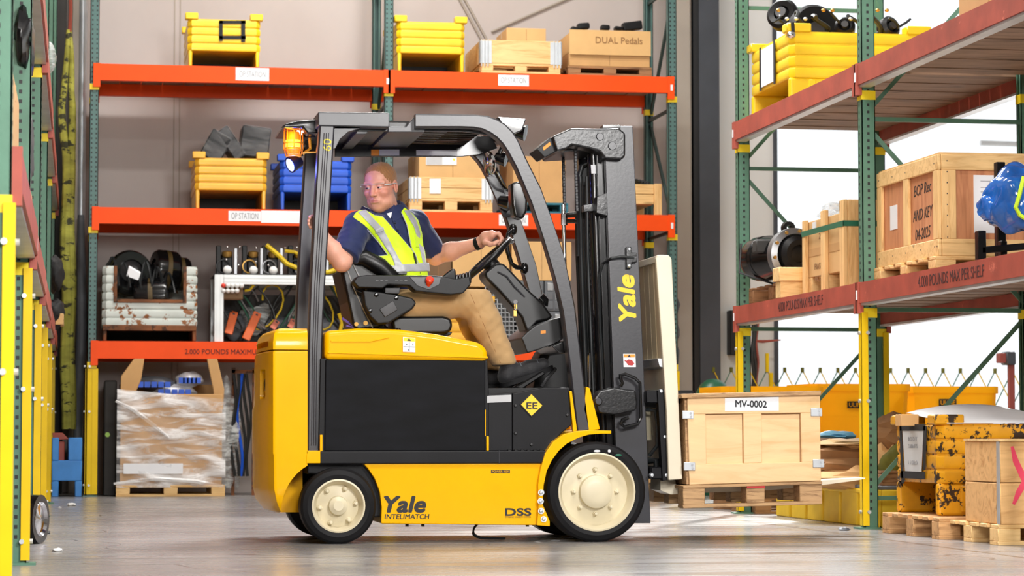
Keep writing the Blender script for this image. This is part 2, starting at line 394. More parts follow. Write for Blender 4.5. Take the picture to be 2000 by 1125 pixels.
# ================================================================ pallet racks
def rack(name, label, T, n_bays, pitch, depth, height, beams, green, beamcol, hole_cols, guard_h=1.27, base=None, plank=True, first=0, tape=True, rear_green=None, lit_edge=True):
    """T maps (u along the aisle face, v into the rack, z) to the world"""
    root = thing(name, label, 'pallet rack', T(0, 0, 0))
    tb = lambda b, u0, u1, v0, v1, z0, z1: b.box(*[c for pr in zip(T(u0, v0, z0), T(u1, v1, z1)) for c in sorted(pr)])
    W = .078; D = .082
    for k in range(first, n_bays + 1):
        u = k * pitch
        up = MB()
        for v in (0, depth - D):
            tb(up, u, u + .006, v, v + D, 0, height); tb(up, u + W - .006, u + W, v, v + D, 0, height)
            tb(up, u, u + W, v if v == 0 else v + D - .006, (v + .006) if v == 0 else v + D, 0, height)
            tb(up, u, u + .022, v if v else D - .005, v + .005 if v else D, 0, height); tb(up, u + W - .022, u + W, v if v else D - .005, v + .005 if v else D, 0, height)
        up.m = 1
        z = .12
        while z < height:
            for c in hole_cols:
                for q in (0, 1):
                    if c[0] == 'f': tb(up, u + c[1] - .006 + q * .003, u + c[1] + .006 - q * .003, -.0012, .002, z + q * .0 - .008, z + .008)
                    else:           tb(up, u - .0012 if c[0] == 'a' else u + W - .002, u + .002 if c[0] == 'a' else u + W + .0012, c[1] - .007, c[1] + .007, z - .008, z + .008)
                    break
            z += .0425
        upo = up.build('upright', [green, 'column_dark'], root, ang=30)
        # bracing
        zs = [.18, 1.29, 2.42, 3.56, 4.7]
        for i, z in enumerate(zs):
            if z > height: break
            br = MB(); a, c = T(u + W / 2, D * .6, z), T(u + W / 2, depth - D * .6, z)
            br.tube([a, c], .018, 4); br.build('brace', rear_green or green, upo)
            if i + 1 < len(zs) and zs[i + 1] < height and zs[i + 1] - z > .5:
                br = MB(); a, c = T(u + W / 2 + .02, D * .6, zs[i + 1] - .04 if i % 2 else z + .04), T(u + W / 2 + .02, depth - D * .6, z + .04 if i % 2 else zs[i + 1] - .04)
                br.tube([a, c], .018, 4); br.build('brace', rear_green or green, upo)
        for v in (0, depth):
            s = 1 if v == 0 else -1
            gd = MB(); e = -.014 * s
            tb(gd, u - .012, u + .05, v + e, v, .02, guard_h)
            tb(gd, u - .016, u, v + e, v + .024 * s, .02, guard_h)
            if len(hole_cols) > 1 and hole_cols[0][0] == 'f': tb(gd, u + .044, u + W + .012, v + e * 1.3, v, .02, guard_h); tb(gd, u + W, u + W + .016, v + e, v + .05 * s, .02, guard_h)
            gd.build('column_guard', 'guard_yellow', upo)
            for z in (.1, .75, 1.15) if v == 0 else ():
                bo = MB(); p = T(u - .016, v + .02 * s, z); q = T(u - .03, v + .02 * s, z); bo.cyl(p, q, .011, n=8); bo.build('guard_bolt', 'galv', upo)
                bo = MB(); p = T(u + .02, v + e, z); q = T(u + .02, v + e * 1.9, z); bo.cyl(p, q, .011, n=8); bo.build('guard_bolt', 'galv', upo)
            ft = MB(); tb(ft, u - .03, u + W + .02, v - .04 * s, v + .09 * s, 0, .01); ft.build('foot_plate', green, upo)
            if tape:
                for bz in beams:
                    tp = MB(); tb(tp, u - .0025, u + W + .0025, v - .003 * s, v + (D + .003) * s, bz[0] - .085, bz[0] - .03); tp.build('tape_band', 'tape_yellow', upo)
    for k in range(first, n_bays):
        u0, u1 = k * pitch + W, (k + 1) * pitch
        for bi, (z0, z1) in enumerate(beams):
            for v in (0, depth):
                s = 1 if v == 0 else -1
                bm_ = MB(); v0, v1 = v - .028 * s, v + .022 * s
                tb(bm_, u0, u1, v0, v1, z0, z1); tb(bm_, u0, u1, v1, v1 + .02 * s, z0, z1 - .04)
                bo = bm_.build('beam', beamcol, root)
                lp = MB(); tb(lp, u0 + .01, u1 - .01, v0 + .012 * s, v1 + .03 * s, z0 - .014, z0); lp.build('lit_edge', 'galv', bo) if lit_edge else None  # pale strip painted in for backlight along the beam's lower edge
                for ua, ub in ((u0 - .05, u0 + .012), (u1 - .012, u1 + .05)):
                    cn = MB(); tb(cn, ua, ub, v0 - .004 * s, v - .001 * s, z0 - .06, z1 + .004); cn.build('connector', beamcol, bo)
                if v == 0:
                    lk = MB(); tb(lk, u1 + .012, u1 + .034, v0 - .007 * s, v0 - .003 * s, z0 + .02, z0 + .075); lk.build('safety_clip', 'paper', bo)
            if plank:
                dk = MB(); w = .185; nn = int((u1 - u0) / w)
                for i in range(nn):
                    ua = u0 + i * (u1 - u0) / nn
                    tb(dk, ua + .004, ua + (u1 - u0) / nn - .004, .035, depth - .035, z1 - .04 + .004 * (i % 2), z1 - .002)
                dk.build('deck_boards', 'deck', root)
    return root
XB, YB_, PB = .05, 22.98, 2.64
back = rack('pallet_rack', 'orange and teal pallet rack standing along the grey back wall', lambda u, v, z: (XB + u, YB_ + v, z), 2, PB, 1.07, 5.6,
            [(1.22, 1.375), (2.42, 2.565), (3.70, 3.848)], 'rack_teal', 'beam_orange', [('f', .019), ('f', .059)], guard_h=1.13, rear_green='rack_dark', lit_edge=False)
XR, YR0, PR = 4.533, 14.50, 2.885
right = rack('pallet_rack', 'green and brick red pallet rack running along the right side beside the bright doorway', lambda u, v, z: (XR + v, YR0 - PR + u, z), 2, PR, 1.07, 5.2,
             [(1.325, 1.445), (2.615, 2.74)], 'rack_green', 'beam_red', [('a', .04), ('f', .05)], first=0)
XL = -.219
left = rack('pallet_rack', 'green pallet rack with yellow column guards along the left edge of the aisle', lambda u, v, z: (XL - v - .0022 * u, 8.0 + u, z), 5, 3.17, 1.07, 5.2,
            [(1.325, 1.445), (2.615, 2.74)], 'rack_green', 'beam_red', [('a', .045), ('f', .05)])
def find(root, kind): return [c for c in root.children if c.name.split('.')[0] == kind]
def beam_label(root, bi, body, o, ux, w, h, mat='ink_grey', plate=(.62, .155), extra=None, uz=ZA):
    bo = find(root, 'beam')[bi]
    n = Vector(ux).cross(Vector(uz)).normalized(); o = Vector(o)
    if plate:
        b = MB(); u = Vector(ux) * plate[0] / 2; z = Vector(uz) * plate[1] / 2; q = o + n * .0005
        b.prism([q - u - z, q + u - z, q + u + z, q - u + z], n * .001); b.build('label_plate', 'paper', bo)
    text(body, 'lettering', mat, bo, o + n * .002, ux, uz, h, w=w)
FB = YB_ - .028
# back rack: per bay beams are ordered [level][front, rear]
def fb(px, py): return at(px, py, FB - .001)
beam_label(back, 4, 'OP STATION', fb(493, 145), XA, .235, .05, plate=(.30, .115))
beam_label(back, 10, 'OP STATION', fb(1003, 157), XA, .235, .05, plate=(.285, .1))
beam_label(back, 2, 'OP STATION', fb(478, 422), XA, .24, .055, plate=(.29, .09))
beam_label(back, 2, '', fb(548, 424), XA, .2, .05, plate=(.34, .11)) if 0 else None
beam_label(back, 8, 'OP STATION', fb(1003, 430), XA, .22, .05, plate=(.27, .1))
beam_label(back, 0, '2.000 POUNDS MAXIMUM', fb(436, 687), XA, .68, .045, mat='stencil', plate=None)
b = MB(); p = fb(510, 423); q = fb(587, 423); b.box(p[0], q[0], p[1] - .002, p[1], p[2] - .055, p[2] + .055); b.build('label_plate', 'paper', find(back, 'beam')[2])
FR = XR - .028
for i, (pa, pb_, h) in enumerate((((1793, 556), (1922, 533), .062), ((1520, 602), (1607, 587), .062))):
    a = atX(*pa, FR - .001); c = atX(*pb_, FR - .001)
    mid = tuple((a[j] + c[j]) / 2 for j in range(3))
    text('4.000 POUNDS MAX PER SHELF', 'lettering', 'stencil', find(right, 'beam')[0 if i == 0 else 4], (FR - .001, mid[1], 1.385), (0, -1, 0), ZA, h, w=abs(a[1] - c[1]))
paint('cage_amber', S(205, 130, 20), .4, var=.05)
# ================================================================ the forklift truck
Y0 = 13.0
def P(px, py, w=0.0): return at(px, py, Y0 + w)
def B(px, py, w, base=None):
    """a point traced at depth base, carried straight back to depth w"""
    p = P(px, py, w if base is None else base); return (p[0], Y0 + w, p[2])
FX = thing('forklift', 'yellow and black electric counterbalance forklift carrying a wooden crate', 'forklift', (P(900, 1060)[0], 13.5, 0))
def pz(name, mat, pts, w0, w1, bev=0, par=None, seg=2, ang=38, base=None):
    b = MB(); b.prism([B(x, y, w0, base) for x, y in pts], (0, w1 - w0, 0), bev, None, seg); return b.build(name, mat, par or FX, ang)
# --- counterweight: rounded sections stacked in height
def cw_rings(levels, w0=.03, w1=1.07, xf=600):
    rings = []
    for py, sil, r, ins in levels:
        z = P(560, py, .05)[2]; X1 = P(xf, py, .05)[0]; X0 = P(sil, py, .9)[0]
        a, c = Y0 + w0 + ins, Y0 + w1 - ins; ring = [(X1, a, z)]
        Xs = P(532, py, .03)[0] + ins; rx = Xs - X0; ry = .40; ring += [(Xs + .02, a, z), (Xs + .004, a + .004, z)]
        for k in range(1, 10): t = k / 9; ring.append((Xs - rx * math.sin(t * math.pi / 2) ** .8, a + .004 + ry * t, z))
        ring.append((X0 - .006, (a + c) / 2, z))
        for k in range(9, 0, -1): t = k / 9; ring.append((Xs - rx * math.sin(t * math.pi / 2) ** .8, c - .004 - ry * t, z))
        ring += [(Xs + .004, c - .004, z), (Xs + .02, c, z)]
        ring.append((X1, c, z)); rings.append(ring)
    return rings
b = MB(); b.loft(cw_rings([(685, 497, .17, .004), (688, 494, .18, 0), (720, 492, .18, 0), (790, 491, .18, 0), (800, 488, .18, 0), (886, 488, .18, 0), (889, 489, .18, .004), (955, 489, .18, .006), (980, 494, .18, .02), (998, 508, .17, .04), (1004, 522, .16, .07)]))
cwt = b.build('counterweight', 'truck_yellow', FX, 30)
for w0, w1 in ((-.1, .33), (.77, 1.2)):
    b = MB(); c = P(650, 1000, .05); b.cyl((c[0], Y0 + w0, c[2] + .01), (c[0], Y0 + w1, c[2] + .01), .262, n=48); k = b.build('cutter', 'truck_yellow', None); cut(cwt, k)
b = MB(); b.loft(cw_rings([(683, 496, .17, 0), (668, 496, .17, .0), (652, 501, .165, .006), (645, 508, .16, .018), (641, 520, .15, .045)]))
cap = b.build('counterweight_cap', 'truck_yellow', FX, 30)
b = MB(); x = P(500, 672, .8)[0]; b.box(x - .1, x + .05, Y0 + .12, Y0 + .98, P(500, 682, .5)[2], P(500, 671, .5)[2], .01); k = b.build('cutter', 'truck_yellow', None); cut(cap, k)
x = P(497, 750, .8)[0]
for w in (.16, .76):
    b = MB(); b.box(x - .05, x + .05, Y0 + w, Y0 + w + .15, P(500, 780, .3)[2], P(500, 722, .3)[2], .02, seg=2); k = b.build('cutter', 'truck_yellow', None); cut(cwt, k)
    b = MB(); b.box(x + .03, x + .06, Y0 + w + .01, Y0 + w + .14, P(500, 776, .3)[2], P(500, 726, .3)[2], .01); o = b.build('tail_light', 'plastic_black', FX)
    b = MB(); b.ell((x + .03, Y0 + w + .075, P(500, 752, .3)[2]), (.02, .045, .045), 12); b.build('lens', 'amber_lens', o)
# --- chassis
pz('battery_box', 'battery_black', [(636, 702), (948, 704), (948, 881), (634, 881)], .055, 1.04, .006)
pz('battery_edge', 'truck_black', [(626, 700), (640, 700), (638, 884), (622, 884)], .07, 1.03, .004)
pz('battery_gate', 'truck_black', [(944, 704), (952, 704), (955, 770), (955, 881), (944, 881)], .075, 1.02, .004)
pz('gate_latch', 'truck_yellow', [(946, 800), (949, 800), (949, 852), (946, 852)], .06, .1, .002)
pz('gate_latch', 'truck_yellow', [(950, 852), (955, 852), (955, 880), (950, 880)], .06, .1, .002)
hood = pz('hood', 'truck_yellow', [(634, 703), (634, 646), (700, 641), (780, 643), (850, 652), (938, 669), (953, 684), (953, 706)], .045, 1.05, .045, seg=5, ang=50)
b = MB(); b.prism([P(646, 668, .04), P(724, 668, .04), P(760, 660, .04), P(760, 658, .04), P(722, 664, .04), P(646, 664, .04)], (0, .02, 0), .002); b.build('hood_crease', 'truck_yellow', hood)
b = MB(); b.prism([P(640, 690, .04), P(953, 700, .04), P(953, 696, .04), P(640, 687, .04)], (0, .02, 0), .002); b.build('hood_crease', 'truck_yellow', hood)
b = MB(); c = P(778, 648, .12); b.lathe([(.0, .02), (.01, .02), (.014, .008), (.014, -.01)], c, ZA, 12); b.build('hood_knob', 'plastic_black', hood)
def decal(par, pts, w, mat='paper', name='warning_label'):
    b = MB(); b.prism([P(x, y, w) for x, y in pts], (0, .0012, 0)); return b.build(name, mat, par)
d = decal(hood, [(787, 658), (811, 660), (811, 688), (787, 687)], .0405)
b = MB(); b.prism([P(x, y, .0395) for x, y in [(788, 659), (810, 661), (810, 667), (788, 666)]], (0, .001, 0)); b.m = 1
b.prism([P(x, y, .0388) for x, y in [(799, 660.5), (803, 666), (795, 665.5)]], (0, .001, 0))
for y in (676.5,): b.prism([P(x, yy, .0388) for x, yy in [(788, y), (810, y + 1), (810, y + 1.6), (788, y + .6)]], (0, .001, 0))
b.prism([P(x, yy, .0388) for x, yy in [(799, 667), (799.7, 667), (799.7, 687), (799, 687)]], (0, .001, 0))
for x, y in ((793, 671), (805, 672), (797, 682)): b.prism([P(x, y, .0388), P(x + 3, y + 2, .0388), P(x + 1, y + 3, .0388)], (0, .001, 0))
b.build('symbols', ['tape_yellow', 'ink'], hood)
stp = pz('side_step', 'truck_black', [(625, 881), (1068, 880), (1066, 905), (625, 906)], .03, 1.07, .006)
pz('step_seam', 'ink', [(974.5, 879.5), (976, 879.5), (976, 905.5), (974.5, 905.5)], .0285, .05, 0, stp)
b = MB()
for k in range(6): x = 992 + k * 12.5; b.prism([P(x, 878, .05), P(x + 7, 878, .05), P(x + 7, 883, .05), P(x, 883, .05)], (0, .05, 0), .002)
b.build('step_tread', 'plastic_black', stp)
skirt = pz('chassis_skirt', 'truck_yellow', [(709, 905), (1060, 904), (1053, 960), (1050, 1026), (744, 1023), (745, 990), (741, 960), (731, 934), (718, 915)], .045, 1.05, .008)
pz('under_frame', 'truck_black', [(600, 896), (712, 896), (745, 960), (745, 1010), (700, 1010), (690, 930), (600, 926)], .1, 1.0, .01)
pz('leg_socket', 'truck_yellow', [(598, 880), (626, 880), (626, 905), (598, 905)], .03, .2, .004)
pz('leg_socket', 'truck_yellow', [(625, 849), (630, 849), (630, 882), (625, 882)], .05, .15, .002)
# --- lettering and marks on the skirt
def px_text(body, name, mat, par, px, py, w, hpx, wpx, **k):
    c = P(px, py, w); h = abs(P(px, py - hpx / 2, w)[2] - P(px, py + hpx / 2, w)[2]); ww = abs(P(px + wpx / 2, py, w)[0] - P(px - wpx / 2, py, w)[0])
    return text(body, name, mat, par, c, (1, 0, k.pop('dz', -.004)), (0.004, 0, 1), h, w=ww, **k)
px_text('Yale', 'logo', 'ink', skirt, 791, 985, .044, 30, 80, heavy=.06, shear=.2)
px_text('INTELIMATCH', 'lettering', 'ink', skirt, 795, 1009, .044, 9.5, 87, heavy=.03, shear=.1)
px_text('DSS', 'logo', 'ink', skirt, 1012, 1000, .044, 14, 50, heavy=.06)
px_text('DYNAMIC STABILITY SYSTEM', 'lettering', 'ink', skirt, 1012, 1010, .044, 3, 50)
d = decal(skirt, [(959, 918), (996, 918), (996, 924), (959, 924)], .0437, 'ink', 'badge')
px_text('POWER KEY', 'lettering', 'truck_yellow', d, 977.5, 921, .043, 4, 33)
b = MB()
for x in (795, 826, 1030): c = P(x, 1024, .1); b.cyl((c[0], c[1], c[2] - .012), (c[0], c[1], c[2] + .01), .009, n=8)
b.build('bolt', 'dark_steel', skirt)
b = MB(); pts = []
for k in range(20):
    t = k / 19
    pts.append(P(935 - 12 * math.sin(min(t * 2, 1) * 2.6) + max(0, t - .35) * 86, 1022 + 30 * min(1, t * 2.2) + 2 * t, .3))
ring = []
for p in pts: ring.append([(p[0], p[1] - .022, max(p[2], .004)), (p[0], p[1] + .022, max(p[2], .004)), (p[0] + .002, p[1] + .022, max(p[2], .004) + .012), (p[0] + .006, p[1] - .022, max(p[2], .004) + .012)])
b.loft(ring); b.build('ground_strap', 'rubber', FX)
# --- front body, fender
pz('step_box', 'truck_black', [(951, 770), (1001, 766), (1001, 881), (951, 881)], .08, 1.0, .006)
pz('step_plate', 'paper_grey', [(951, 773), (999, 771), (999, 785), (951, 787)], .074, .1, .002)
ee = pz('front_panel', 'truck_black', [(1001, 768), (1060, 757), (1110, 757), (1117, 830), (1098, 845), (1072, 872), (1066, 881), (1001, 881)], .07, 1.02, .006)
d = decal(ee, [(1038, 768), (1061, 792), (1038, 814), (1016, 790)], .0655, 'logo_yellow', 'ee_sign')
b = MB(); c = [(1038, 768), (1061, 792), (1038, 814), (1016, 790)]
for i in range(4): b.tube([P(*c[i], .0655), P(*c[(i + 1) % 4], .0655)], .0035, 6)
b.build('sign_edge', 'ink', d)
px_text('EE', 'lettering', 'ink', d, 1039, 792, .064, 12, 21, heavy=.03)
for x, y in ((1007, 792), (1007, 846), (1038, 868), (1108, 810)): b = MB(); p = P(x, y, .066); b.lathe([(0, .004), (.006, .004), (.009, 0), (.009, -.01)], p, (0, -1, 0), 10); b.build('screw', 'dark_steel', ee)
fd = []
def arc(pts): return pts
out = [(1049, 1026), (1052, 985), (1051, 945), (1056, 915), (1065, 885), (1080, 863), (1101, 848), (1125, 842), (1150, 840), (1194, 841)]
inn = [(1194, 847), (1172, 847), (1150, 849), (1130, 855), (1108, 866), (1092, 880), (1078, 899), (1068, 920), (1062, 948), (1060, 985), (1074, 1018), (1074, 1028)]
fen = pz('fender', 'truck_yellow', out + inn, .012, .3, .003)
pz('fender', 'truck_yellow', out + inn, .8, 1.09, .003, base=.012)
b = MB()
for x, y in ((1057, 962), (1056, 979), (1057, 998), (1062, 1014)): b.cyl(P(x, y, .004), P(x, y, .03), .016, n=16); b.lathe([(0, .012), (.008, .01), (.011, 0)], P(x, y, .004), (0, -1, 0), 12)
b.build('fender_bolt', 'galv', fen)
pz('front_bracket', 'truck_yellow', [(1145, 755), (1152, 758), (1172, 838), (1150, 842), (1140, 800)], .1, .18, .004)
pz('front_bracket', 'truck_yellow', [(1112, 764), (1117, 764), (1127, 840), (1120, 846)], .066, .1, .002)
pz('front_bracket', 'truck_yellow', [(1145, 755), (1152, 758), (1172, 838), (1150, 842), (1140, 800)], .9, .98, .004, base=.1)
# --- wheels
def wheel(px, py, R, w0, width, rim_r, hub_r, bolt_r, nb, sgn, steer=False):
    c = P(px, py, 0); c = (c[0], Y0 + w0, R); ax = (0, -sgn, 0); W = width
    b = MB(); b.lathe([(rim_r, -.012), (rim_r + .006, 0), (R - .035, .004), (R - .012, -.004), (R, -.02), (R, -W + .02), (R - .012, -W), (rim_r, -W), (rim_r, -.012)], c, ax, 64)
    t = b.build('tyre', 'rubber', FX, 30)
    b = MB(); b.lathe([(rim_r + .003, -.03), (rim_r + .004, .001), (rim_r - .004, .003), (rim_r - .010, -.004), (rim_r - .026, -.066), (hub_r + .06, -.062), (hub_r + .02, -.052), (hub_r, -.046), (hub_r - .004, -.012), (hub_r - .02, -.003), (hub_r * .5, .001), (0, .001)], c, ax, 48)
    b.build('rim', 'wheel_cream', t, 30)
    for k in range(nb):
        a = k * 2 * math.pi / nb + (0 if nb == 8 else .12)
        p = (c[0] + bolt_r * math.cos(a), c[1], c[2] + bolt_r * math.sin(a))
        q = MB(); q.lathe([(0, -.020), (.007, -.021), (.0075, -.036), (.012, -.038), (.013, -.052), (.017, -.055), (.018, -.07)], p, ax, 6 if 1 else 8); q.build('wheel_nut', 'wheel_cream', t)
    b = MB(); b.lathe([(R - .004 - .02, .003), (R - .02, .0)], c, ax, 64)
    return t
t = wheel(1166, 964, .2585, 0, .2, .199, .088, .113, 8, 1)
b = MB()
for px, py, mt in ((1166, 881, 0), (1190, 881, 1), (1208, 889, 2)):
    b.m = mt; b.ell(P(px, py, -.006), (.018 if mt != 1 else .008, .003, .006 if mt != 1 else .008), 12)
b.build('tyre_mark', ['paper', 'paper', 'strap_green'], t)
wheel(661, 989, .193, -.01, .16, .132, .05, .092, 6, 1)
wheel(1166, 964, .2585, 1.1, .2, .199, .088, .113, 8, -1)
wheel(661, 989, .193, 1.11, .16, .132, .05, .092, 6, -1)
b = MB(); p = P(661, 989); b.cyl((p[0], Y0 + .1, .2), (p[0], Y0 + 1.0, .2), .05); p = P(1166, 964); b.cyl((p[0], Y0 + .15, .26), (p[0], Y0 + .95, .26), .08); b.build('axle', 'truck_black', FX)
# --- overhead guard
def leg_rear(w):
    b = MB(); rings = []
    for (xl, xr, y) in ((624, 654, 246), (613.5, 643.5, 420), (606, 635, 560), (604, 632, 610), (602, 629, 700), (600, 628, 885)):
        a, c = B(xl, y, w, .1), B(xr, y, w, .1); e = .008
        rings.append([(a[0], a[1] + e, a[2]), (a[0] + e, a[1], a[2]), (c[0] - e, c[1], c[2]), (c[0], c[1] + e, c[2]), (c[0], c[1] + .09, c[2]), (a[0], a[1] + .09, a[2])])
    b.loft(rings); return b.build('guard_leg', 'guard_black', FX, 25)
gl = leg_rear(.1); leg_rear(.93)
b = MB()
for w in (.0985,):
    for f in (.3, .45, .6):
        b.tube([P(624 + 30 * f, 260, w), P(606 + 29 * f, 560, w), P(602 + 27 * f, 700, w), P(600 + 28 * f, 870, w)], .0022, 6)
b.build('leg_rib', 'guard_black', gl)
c = P(639, 283, .098); text('60', 'lettering', 'tape_yellow', gl, c, (.05, 0, 1), (-1, 0, .05), .042, w=.062, shear=0)
o_ = [(900, 223), (930, 223.5), (953, 226), (972, 233), (987, 242), (1001, 256), (1012, 273), (1027, 307), (1057, 367), (1076, 420), (1102, 497), (1124, 600), (1138, 720), (1153, 838)]
i_ = [(900, 249), (925, 250), (942, 253), (957, 260), (971, 270), (982, 282), (992, 297), (1009, 329), (1038, 397), (1063, 471), (1085, 546), (1099, 610), (1113, 720), (1127, 842)]
def sweep_leg(w, D=.085):
    b = MB(); rings = []; e = .008
    O = [(812, 222)] + o_; I = [(812, 249)] + i_
    for p, q in zip(O, I):
        a, c = B(*p, w, .1), B(*q, w, .1); n = Vector(c) - Vector(a); n = n / n.length * e
        rings.append([(a[0], a[1] + D, a[2]), (a[0], a[1] + e, a[2]), (a[0] + n[0], a[1], a[2] + n[2]), (c[0] - n[0], c[1], c[2] - n[2]), (c[0], c[1] + e, c[2]), (c[0], c[1] + D, c[2])])
    b.loft(rings); return b.build('guard_leg', 'guard_black', FX, 28)
sweep_leg(.1); sweep_leg(.93)
hd = pz('guard_header', 'guard_black', [(621, 218), (761, 220), (761, 249), (621, 246)], .09, 1.03, .008)
b = MB(); b.box(*[v for pr in zip(P(763, 247, .2), (P(880, 247, .2)[0], Y0 + .92, P(880, 252, .2)[2])) for v in pr]); b.build('guard_header', 'guard_black', FX)
pz('guard_header', 'guard_black', [(758, 247), (792, 248), (814, 223), (832, 226), (830, 258), (758, 258)], .17, 1.0, .004)
gp = [(652, 252), (955, 256), (975, 275), (1000, 330), (985, 330), (962, 300), (935, 288), (890, 283), (652, 283)]
pz('guard_rail', 'gloss_black', [(654, 249), (930, 250), (950, 257), (958, 266), (940, 262), (900, 257), (654, 257)], .185, .2, .003)
for k in range(7):
    w = .26 + k * .1
    b = MB(); a, c = B(655, 226, w, .1), B(955, 228, w, .1); b.box(a[0], c[0], a[1], a[1] + .035, a[2] - .05, a[2], .01); b.build('guard_bar', 'gloss_black', FX)
pz('guard_cross', 'guard_black', [(700, 250), (722, 250), (716, 262), (694, 262)], .19, .92, .004)
pz('guard_front', 'gloss_black', [(972, 228), (1028, 232), (1020, 255), (1004, 262), (985, 250)], .4, 1.02, .006)
pz('gusset', 'guard_black', [(652, 250), (705, 250), (680, 258), (664, 272), (655, 290), (650, 292)], .12, .17, .003)
fr = pz('guard_rail', 'gloss_black', [(654, 262), (960, 266), (972, 290), (935, 302), (900, 306), (654, 306)], .9, .92, .003)
for pts, m in (((725, 292, 740, 304), 'decal_orange'), ((741, 292, 780, 304), 'paper_grey'), ((813, 293, 893, 304), 'paper_grey')):
    d = decal(fr, [(pts[0], pts[1]), (pts[2], pts[1]), (pts[2], pts[3]), (pts[0], pts[3])], .898, m)
# --- rear lamps
hub = pz('lamp_hood', 'gloss_black', [(548, 250), (556, 241), (580, 235), (622, 232), (622, 262), (600, 262), (590, 250), (565, 251)], .25, .75, .02)
lb = P(573, 280, .36)
b = MB(); b.lathe([(0, .062), (.03, .06), (.036, .04), (.04, -.03), (.034, -.055), (0, -.06)], lb, ZA, 24); bc = b.build('beacon', 'lamp_amber', FX)
b = MB(); b.lathe([(.028, .02), (.041, .016), (.0415, -.02), (.03, -.03)], lb, ZA, 24); b.build('lamp_core', 'lamp_core', bc)
b = MB(); 
for k in range(8):
    a = k * math.pi / 4; cx, sy = math.cos(a), math.sin(a)
    b.tube([(lb[0] + cx * .048, lb[1] + sy * .048, lb[2] + .07), (lb[0] + cx * .05, lb[1] + sy * .05, lb[2] - .03), (lb[0] + cx * .038, lb[1] + sy * .038, lb[2] - .068)], .0035, 6)
for z, r in ((.068, .049), (0, .051), (-.035, .049), (-.068, .039)):
    b.tube([(lb[0] + r * math.cos(k * math.pi / 12), lb[1] + r * math.sin(k * math.pi / 12), lb[2] + z) for k in range(24)], .0035, 6, closed=True)
b.build('beacon_cage', 'cage_amber', bc)
l = bpy.data.lights.new('beacon_glow', 'POINT'); l.energy = 1.3; l.color = (1, .42, .04); l.shadow_soft_size = .03; o = bpy.data.objects.new('beacon_glow', l); C.objects.link(o); o.location = (lb[0] - .03, lb[1] - .08, lb[2] + .02)
b = MB(); b.tube([P(592, 298, .36), P(618, 297, .36), P(622, 275, .36)], .005, 6); b.tube([P(604, 262, .4), P(606, 290, .4), P(592, 300, .38)], .008, 6); b.build('lamp_bracket', 'bin_amber', hub)
b = MB(); b.box(*[v for pr in zip(P(592, 268, .38), P(612, 262, .5)) for v in pr]); b.build('lamp_mount', 'plastic_black', hub)
for px, py, m, dr in ((577, 318, 'lamp_blue', (-.75, -.35, -.35)), (596, 253, 'lamp_white', (-.75, -.55, -.1))):
    c = Vector(P(px, py, .4)); d = Vector(dr).normalized(); b = MB()
    b.cyl(c + d * .035, c - d * .03, .044 if px < 590 else .036, .03, 20); sp = b.build('spot_lamp', 'plastic_black', FX)
    b = MB(); b.lathe([(0, .043), (.02, .041), (.038 if px < 590 else .032, .034)], c, d, 20); b.build('spot_lens', m, sp)
l = bpy.data.lights.new('blue_glow', 'POINT'); l.energy = 5; l.color = (.12, .15, 1); l.shadow_soft_size = .03; o = bpy.data.objects.new('blue_glow', l); C.objects.link(o); o.location = Vector(P(571, 318, .36)) + Vector((0, -.05, -.03))
b = MB(); b.tube([P(606, 300, .95), P(603, 293, .95), P(597, 290, .95), P(590, 295, .95), P(588, 304, .95)], .012, 8); b.build('grab_loop', 'gloss_black', FX)
# --- seat
bk = pz('backrest', 'vinyl_black', [(667, 530), (684, 503), (708, 498), (728, 505), (772, 542), (768, 575), (742, 640), (700, 645), (690, 640)], .34, .8, .03, seg=3)
pz('back_shell', 'plastic_black', [(664, 528), (672, 522), (700, 640), (692, 646)], .36, .78, .006, bk)
b = MB(); b.tube([P(690, 506, .32), P(712, 503, .315), P(742, 520, .315), P(770, 545, .33), P(764, 585, .34)], [.028, .042, .046, .042, .03], 12); b.build('bolster', 'vinyl_black', bk)
b = MB(); b.tube([P(676, 520, .335), P(690, 560, .335), P(708, 600, .335), P(728, 640, .34)], .003, 6); b.tube([P(688, 512, .333), P(704, 545, .33), P(722, 580, .33)], .003, 6); b.build('piping', 'paper_grey', bk)
seat = pz('seat', 'vinyl_black', [(764, 624), (775, 618), (866, 617), (881, 622), (885, 636), (880, 648), (868, 652), (770, 652)], .3, .82, .03, seg=3)
pz('seat_base', 'plastic_black', [(722, 640), (884, 648), (880, 655), (840, 660), (712, 652)], .36, .76, .006, seat)
pz('suspension', 'dark_steel', [(690, 630), (750, 632), (770, 652), (676, 652)], .4, .75, .006, seat)
b = MB(); b.cyl(P(714, 631, .33), P(714, 631, .38), .012); b.cyl(P(696, 633, .33), P(696, 633, .38), .011); b.build('belt_bolt', 'brass', seat)
b = MB(); b.tube([P(668, 622, .36), P(680, 630, .36), P(690, 640, .36), P(676, 636, .35)], .007, 6); b.build('wire', 'purple_hose', seat)
arm = pz('armrest', 'plastic_black', [(690, 550), (697, 540), (716, 537), (850, 538), (872, 541), (890, 545), (918, 540), (920, 556), (905, 573), (880, 576), (812, 569), (800, 558), (758, 556), (748, 563), (700, 562)], .16, .3, .008, seg=2)
b = MB()
for k in range(3):
    for x0 in (734, 772):
        x = x0 + k * 9; b.prism([P(x, 547, .158), P(x + 5.5, 547, .158), P(x + 5.5, 548.5, .158), P(x, 548.5, .158)], (0, .004, 0))
b.build('vent_slot', 'cast_black', arm)
b = MB(); b.lathe([(0, .03), (.014, .03), (.021, .024), (.021, .006), (.014, .004), (.014, -.02)], P(838, 551, .15), (.1, -.8, .7), 20); b.build('stop_button', 'button_red', arm)
